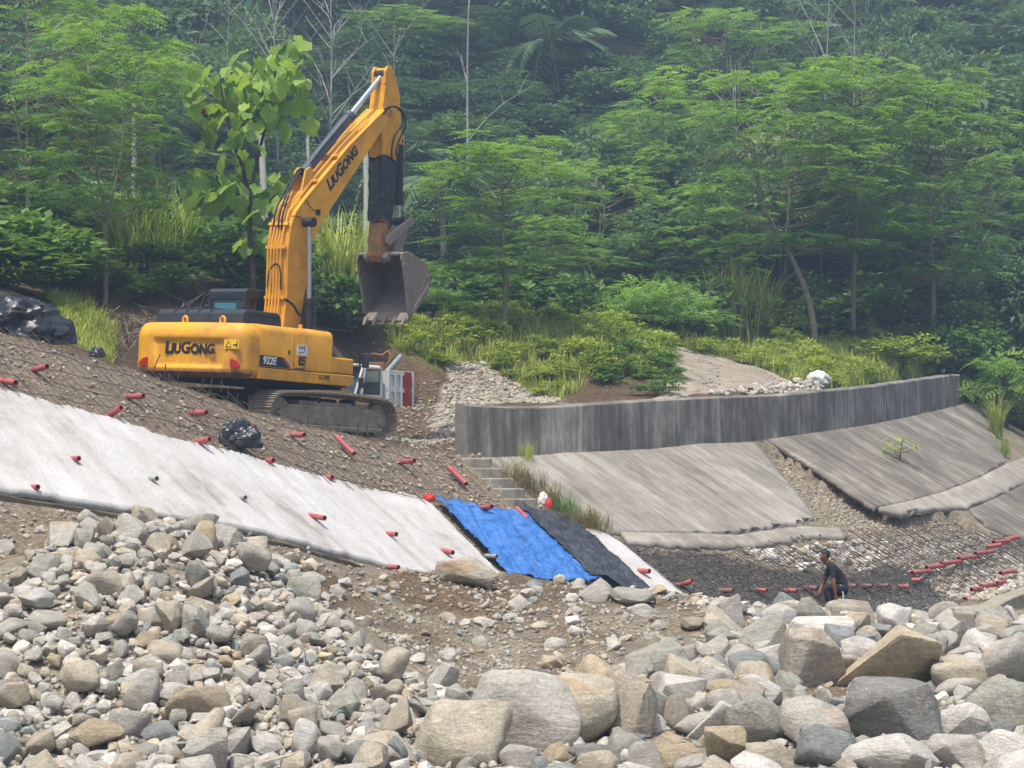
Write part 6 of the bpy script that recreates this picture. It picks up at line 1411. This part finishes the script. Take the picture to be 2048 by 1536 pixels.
for k in range(5):
    v, f = palm_frond(k, 1, .62 + .24 * k); PF.append(npmesh('frond', v, f, L_palm, False, np.full((len(v), 3), .3 + .12 * k)))
for i, (px, py, Y, L_, lab) in enumerate([(1100, 85, 118, 4.2, 'large coconut palm high on the hillside in the middle'), (1190, 150, 121, 3.6, 'coconut palm just right of the large palm'), (880, 360, 88, 3.0, 'low palm right of the excavator stick'), (1330, 120, 125, 3.0, 'dim palm between the large palm and the layered tree'), (690, 250, 112, 3.2, 'dim palm behind the stick cylinder'), (800, 320, 98, 3.0, 'palm showing just right of the boom tip'), (300, 250, 90, 2.6, 'dim palm behind the twin-stemmed tree')]):
    c = P(px, py, Y); gz = float(Tz(c[0], c[1])); e = empty('coconut_palm', (c[0], c[1], gz)); tag(e, lab, 'palm', 'coconut palms'); h = max(c[2] - gz, .8)
    link('trunk', npmesh('trunk', *tubes([(resample(np.array([(0, 0, -.4), (.15, 0, h * .4), (.1, 0, h * .7), (0, 0, h)]), .5), .14)], 8), B_bark, True), e)
    for k in range(17):
        o = link('frond', PF[(k * 2 + i) % 5], e); o.location = (0, 0, h); o.rotation_euler = (lg_.normal(0, .15), -.35 + .5 * ((k * 7) % 5) / 4, k * 2.4 + lg_.normal(0, .2)); s_ = L_ * lg_.uniform(.85, 1.1); o.scale = (s_, s_, s_)
# --- pale bare trunks and leafless trees
def bare_tree(px, base_py, Y, top_py, label, lean=0, br=0, r=.10, mat=None, seed=0, name='bare_tree'):
    g_ = np.random.default_rng(seed); b_ = P(px, base_py, Y); x = b_[0]; gz = min(float(Tz(x, Y)), b_[2]); t = P(px + lean, top_py, Y); H = t[2] - gz; e = empty(name, (x, Y, gz)); tag(e, label, 'tree', 'bare and pale trunks')
    main = resample(np.array([(0, 0, -.3), ((t[0] - x) * .3 + g_.normal(0, .05), 0, H * .35), ((t[0] - x) * .7 + g_.normal(0, .05), 0, H * .7), (t[0] - x, 0, H)]), .4)
    link('trunk', npmesh('trunk', *tubes([(main, np.linspace(r, r * .55 if br == 0 else r * .2, len(main)))], 9), mat or B_pale, True), e)
    if br:
        ps = []
        for k in range(br):
            s0 = main[int(len(main) * g_.uniform(.35, .95))]; a = g_.uniform(0, 6.28); l = H * g_.uniform(.12, .3); en = s0 + np.array([math.cos(a) * l * .75, math.sin(a) * l * .75, l * g_.uniform(.6, 1.2)])
            q = limb(s0, en, g_, 6, -.05); ps.append((q, np.linspace(r * .35, r * .1, 6)))
            for j in range(3):
                s1 = q[g_.integers(2, 5)]; e2 = s1 + np.array([g_.normal(0, .4), g_.normal(0, .4), g_.uniform(.3, .9)]) * l * .45; ps.append((limb(s1, e2, g_, 4, 0), np.linspace(r * .15, r * .06, 4)))
        link('branches', npmesh('branches', *tubes(ps, 5), mat or B_pale, True), e)
bare_tree(733, 520, 66, 270, 'straight whitish trunk standing just left of the black-wrapped stick', -3, 0, .14, seed=1)
bare_tree(532, 470, 64, 130, 'whitish trunk behind the large-leaved tree', -10, 0, .13, seed=2)
bare_tree(628, 360, 92, 200, 'thin whitish trunk behind the boom bend', -8, 0, .11, seed=3)
bare_tree(272, 330, 78, 200, 'whitish trunk glimpsed behind the twin-stemmed tree', -4, 0, .13, seed=4)
bare_tree(938, 190, 95, -40, 'tall thin pale trunk on the hillside above the bucket', 0, 3, 0.094, B_grey, seed=5)
bare_tree(655, 240, 96, -20, 'leafless tree with many whitish branches above the boom', 6, 22, 0.101, B_grey, seed=6)
bare_tree(560, 210, 97, -30, 'leafless whitish tree at the top left of the boom', -15, 18, 0.086, B_grey, seed=7)
bare_tree(1640, 180, 98, -30, 'pale branching tree at the top above the tallest feathery tree', 20, 14, 0.086, B_grey, seed=8)
bare_tree(1700, 190, 99, -20, 'second pale branching tree at the top right of the first', 10, 12, 0.072, B_grey, seed=9)
bare_tree(450, 140, 98, -30, 'faint leafless tree at the top left', 10, 14, 0.072, B_grey, seed=10)
bare_tree(1490, 290, 96, 110, 'slanting pale stems below the layered feathery tree', -30, 10, 0.072, B_grey, seed=11)
bare_tree(780, 200, 96, 40, 'leafless branches just above the tip of the boom', 8, 12, 0.050, B_grey, seed=12)
# --- shrubs, reeds, weeds one can tell apart
def plant_thing(name, mesh_fn, loc, sc, label, cat, m, group=None, part='leaves', rot=0.0):
    V, F, C = mesh_fn(); o = link(name, npmesh(name, V, F, m, False, C)); o.location = loc; o.scale = (sc, sc, sc); o.rotation_euler.z = rot; tag(o, label, cat, group); return o
def reeds(px, py, label, n=260, L0=1.4, L1=2.4, R=.8, seed=1, m=None, arch=.55, wd=.011, y0=18.):
    g0_ = hit(px, py, y0); plant_thing('reed_clump', lambda: blades(seed, n, L0, L1, wd, R, arch), g0_, 1.0, label, 'grass clump', m or L_grass, 'clumps of tall grass')
reeds(665, 632, 'tall reed clump rising behind the boom cylinder', 300, 2.2, 3.6, 1.0, 1, y0=56)
reeds(1480, 680, 'big arching clump of tall grass beside the road', 380, 1.8, 3.3, 1.2, 2, y0=66)
reeds(300, 560, 'bright clump of tall grass behind the twin-stemmed tree', 300, 1.6, 3.0, 1.3, 3, L_weed, y0=60)
reeds(1380, 668, 'darker grass clump where the road bends', 160, .8, 1.5, .8, 4, L_under, y0=66)
for px, py, Lm, lab in ((1993, 872, 1.9, 'tall pale grass clump growing at the right edge of the slabs'), (1050, 916, .5, 'small green tuft at the foot of the parapet wall'), (2010, 910, .8, 'shorter grass tuft below the tall one at the right edge')):
    p = on_slope(px, py); plant_thing('grass_tuft', lambda: blades(int(px), 110, Lm * .55, Lm, .012, .22, .5), p, 1.0, lab, 'grass clump', L_grass, 'grass growing on the concrete')
p = on_slope(1800, 925)
tree_thing('sapling', ('sap', lambda: broad(55, 10, 3, .0, 13, 14, .8, .34, light=.25)), p, .95, .55, 'thin leafy sapling growing out of the dark slab', 'sapling', None, 0, B_bark, L_weed, ('stem', 'leaves'))
for k, (px, py) in enumerate(((1060, 975), (1095, 1000), (1130, 1022), (1165, 1045), (1030, 955), (1190, 1058))):
    p = on_slope(px, py); plant_thing('dry_grass_tuft', lambda: blades(40 + k, 190, .22, .62, .011, .36, .9), p, 1.0, f'dry brownish grass tuft along the edge of the pale slab, {ORD[sorted((1060, 1095, 1130, 1165, 1030, 1190)).index(px)]} from the top', 'grass clump', L_dry if k != 2 else L_under, 'dry tufts beside the slab')
SHR = {'a': ('sa', lambda: broad(31, 10, 3, .02, 26, 70, .55, .42)), 'f': ('sf', lambda: broad(32, 10, 3, .05, 22, 40, 1.0, .42, leaf=(FROND3, FROND3_F), light=.1)), 'w': ('sw', lambda: broad(33, 10, 3, .02, 22, 55, .6, .45, light=.25))}
SHRUBS = [(1300, 71, 520, 85, 'f', 'feathery green bush left of the road bend'), (1800, 78, 640, 80, 'w', 'leafy bush behind the wall left of the far end'), (1930, 82, 560, 100, 'a', 'dark leafy bush behind the far end of the wall'), (2010, 80, 660, 80, 'f', 'feathery bush at the right edge behind the wall'), (1390, 76, 560, 70, 'f', 'feathery bush behind the dark grass clump'), (860, 68, 560, 80, 'f', 'feathery bush right beside the raised bucket'), (1570, 80, 590, 60, 'w', 'broad-leaved bush left of the leaning pale trunk'),
 (90, 56, 480, 110, 'a', 'dark bush under the trees at the left edge'), (400, 60, 450, 90, 'a', 'dark bush behind the excavator counterweight'), (300, 58, 470, 80, 'a', 'shaded bush between the twin stems and the large-leaved tree'), (20, 50, 530, 60, 'w', 'lit bush just behind the black plastic sheeting'), (1230, 68, 600, 50, 'w', 'yellow-green weedy bush on the mound top'), (780, 64, 590, 55, 'w', 'bright weedy bush below the bucket')]
for i, (px, Y, top, rp, k, lab) in enumerate(SHRUBS):
    g0_ = ground_at(px, Y); tree_thing('bush', SHR[k], g0_, max(htop(g0_, top), .8), rp / FPX * Y, lab, 'bush', 'bushes on the bank', i * 1.1, B_dark, {'a': L_under, 'f': L_feather, 'w': L_weed}[k], ('stems', 'leaves'))
g0_ = ground_at(1535, 96); tree_thing('blossoming_tree', ('blo', lambda: broad(61, 10, 3, .5, 14, 60, .34, .3)), P(1560, 300, 97) * [1, 1, 0] + [0, 0, g0_[2]], htop(g0_, 195), 2.6, 'tree with pale cream blossom sprays between the feathery crowns', 'tree', None, 0, B_bark, L_bloss)
# --- masses nobody could count
def mass(name, poly_or_pts, protos, hs, rsz, label, m, seed, sink=.05, cat='undergrowth'):
    g_ = np.random.default_rng(seed); pts = np.asarray(poly_or_pts); z = Tz(pts[:, 0], pts[:, 1]); out_ = []
    for k, (V, F, C) in enumerate(protos):
        idx_ = np.where(np.arange(len(pts)) % len(protos) == k)[0]
        if not len(idx_): continue
        a = g_.uniform(0, 6.28, len(idx_)); h = g_.uniform(*hs, len(idx_)); r = g_.uniform(*rsz, len(idx_)); off = g_.normal(0, .17, len(idx_))
        X = V[None, :, 0] * r[:, None]; Y = V[None, :, 1] * r[:, None]; ca, sa = np.cos(a)[:, None], np.sin(a)[:, None]
        W = np.stack([X * ca - Y * sa + pts[idx_, 0, None], X * sa + Y * ca + pts[idx_, 1, None], V[None, :, 2] * h[:, None] + z[idx_, None] - sink], -1)
        FF = (F[None] + (np.arange(len(idx_)) * len(V))[:, None, None]).reshape(-1, F.shape[1]); CC = np.clip(C[None] + off[:, None, None], 0, 1).reshape(-1, 3); out_.append((W.reshape(-1, 3), FF, CC))
    V, F, C = cat_(out_); o = link(name, npmesh(name, V, F, m, False, C)); tag(o, label, cat, kind='stuff'); return o
def fill(poly, n, seed):
    g_ = np.random.default_rng(seed); poly = np.asarray(poly, float); lo, hi = poly.min(0), poly.max(0); p = g_.uniform(lo, hi, (n * 5, 2)); return p[inpoly(p[:, 0], p[:, 1], poly)][:n]
def unit(t): V, F, C = t; return V / np.array([3., 3., 10.]), F, C
bl1 = [blades(70 + k, 9, .18, .5, .03, .10, .5, 3) for k in range(5)]
mass('grass', fill(GRASS_MOUND, 3000, 1), bl1, (.7, 1.6), (.8, 1.5), 'sunlit grass and weeds on the mound behind the wall', L_grass, 51, cat='grass')
mass('grass', fill(GRASS_R, 3600, 2), bl1, (.8, 1.8), (.8, 1.6), 'bright grass verge between the road and the wall', L_grass, 52, cat='grass')
mass('grass', fill(GRASS_L, 1100, 3), bl1, (.5, 1.0), (.8, 1.4), 'strip of green grass beside the black plastic sheeting', L_grass, 53, cat='grass')
wd1 = [unit(broad(80 + k, 10, 3, .02, 9, 22, 1.25, .5, light=.1)[1]) for k in range(4)]
mass('weeds', fill(GRASS_MOUND, 230, 4), wd1, (.3, 1.0), (.2, .5), 'leafy weeds scattered over the grassy mound', L_weed, 54)
mass('weeds', fill(GRASS_R, 150, 5), wd1, (.3, 1.0), (.25, .55), 'leafy weeds along the grass verge', L_weed, 55)
mass('weeds', fill(hp([(1180, 752), (1330, 700), (1350, 790), (1310, 800)], 50), 30, 6), wd1, (.3, .8), (.2, .5), 'bushy weeds on the cut bank beside the road', L_under, 56)
un1 = [unit(broad(90 + k, 10, 3, .02, 18, 34, 1.0, .42)[1]) for k in range(4)]
VIEW = [(-19, 60), (-23, 98), (27, 100), (25, 84), (14, 84), (4, 72), (-4, 67), (-9, 62)]
mass('undergrowth', fill(VIEW, 230, 7), un1, (1.0, 3.0), (.8, 1.8), 'dense green undergrowth between the trees behind the bank', L_under, 57)
LEFTU = [(-14, 46), (-9.5, 54.5), (-5.5, 57.5), (-4, 62), (-8, 68), (-20, 66), (-18, 50)]
mass('undergrowth', fill(LEFTU, 90, 8), un1, (.9, 2.6), (.6, 1.4), 'shaded undergrowth on the bank behind the excavator', L_under, 58)
g_ = np.random.default_rng(5); fo = []
yy = 90.
while yy < 168:
    st_ = 3.0 + (yy - 90) * .02; xx = -.27 * yy - 4
    while xx < .27 * yy + 5: fo.append((xx + g_.uniform(-1.3, 1.3), yy + g_.uniform(-1.3, 1.3))); xx += st_
    yy += st_
fo = np.array(fo); _h = 8.0; _tp = np.column_stack([fo, Tz(fo[:, 0], fo[:, 1]) + _h]); _fx, _fy = proj(_tp); keep = np.ones(len(fo), bool)
for fx_, fy_, fr_, fY in ((1100, 85, 110, 118), (1190, 150, 80, 121), (880, 360, 80, 88), (1330, 120, 60, 125), (690, 250, 70, 112), (800, 320, 60, 98), (1475, 120, 140, 116), (800, 90, 110, 122), (650, 110, 70, 97), (560, 100, 50, 98), (938, 100, 15, 95), (1660, 60, 50, 98)):
    keep &= ~((fo[:, 1] < fY + 1.5) & (np.abs(_fx - fx_) < fr_ + 70) & (_fy < fy_ + fr_ * .6))
fo_low = fo[~keep]; fo = fo[keep]; print('forest trees', len(fo))
fp1 = [unit(broad(110 + k, 10, 3, .2, 24, 74, [.40, .46, .36, .42][k], [.36, .42, .30, .38][k])[1]) for k in range(4)] + [unit(feather(120 + k, 10, 3, .4, 46, 10, .85)[1]) for k in range(2)]
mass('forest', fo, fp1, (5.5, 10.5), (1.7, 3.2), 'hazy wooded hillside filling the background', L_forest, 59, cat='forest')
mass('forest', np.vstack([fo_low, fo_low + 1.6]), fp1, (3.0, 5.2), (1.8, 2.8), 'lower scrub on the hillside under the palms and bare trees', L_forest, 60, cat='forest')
ps = []
for p in fill(hp([(200, 640), (400, 600), (420, 640), (330, 730), (240, 720)], 46), 170, 300):      # dead sticks on the dark bank
    z = float(Tz(*p)); a = g_.uniform(0, 6.28); l = g_.uniform(.3, 1.4)
    ps.append((np.array([[p[0], p[1], z], [p[0] + math.cos(a) * l * .5, p[1] + math.sin(a) * l * .5, z + g_.uniform(.05, .35)], [p[0] + math.cos(a) * l, p[1] + math.sin(a) * l, z + g_.uniform(0, .5)]]), .012))
tag(link('dead_brush', npmesh('dead_brush', *tubes(ps, 4), B_bark)), 'tangle of dead sticks on the dark bank behind the excavator', 'brush', kind='stuff')
# a thin cable across the mound
q0, q1 = P(1046, 487, 70), P(1340, 590, 74); cb_ = [q0 + (q1 - q0) * t + np.array([0, 0, -.5 * math.sin(math.pi * t)]) for t in np.linspace(-.6, 1.8, 30)]
tag(link('overhead_cable', npmesh('overhead_cable', *tubes([(np.array(cb_), .012)], 5), m_cyl)), 'thin grey cable sagging in front of the trees', 'cable')

# ================================================================ HAZE
hm = bpy.data.materials.new('humid_air'); hm.use_nodes = True; hn = hm.node_tree; hn.nodes.clear()
ho = hn.nodes.new('ShaderNodeOutputMaterial'); hv_ = hn.nodes.new('ShaderNodeVolumePrincipled'); hn.links.new(hv_.outputs[0], ho.inputs['Volume'])
hv_.inputs['Color'].default_value = (.52, .70, .92, 1); hv_.inputs['Density'].default_value = HAZE; hv_.inputs['Anisotropy'].default_value = .3
hz = MB().box((0, 100, 39), (640, 380, 84)).build('haze', hm); tag(hz, 'thin humid haze over the valley', kind='stuff')
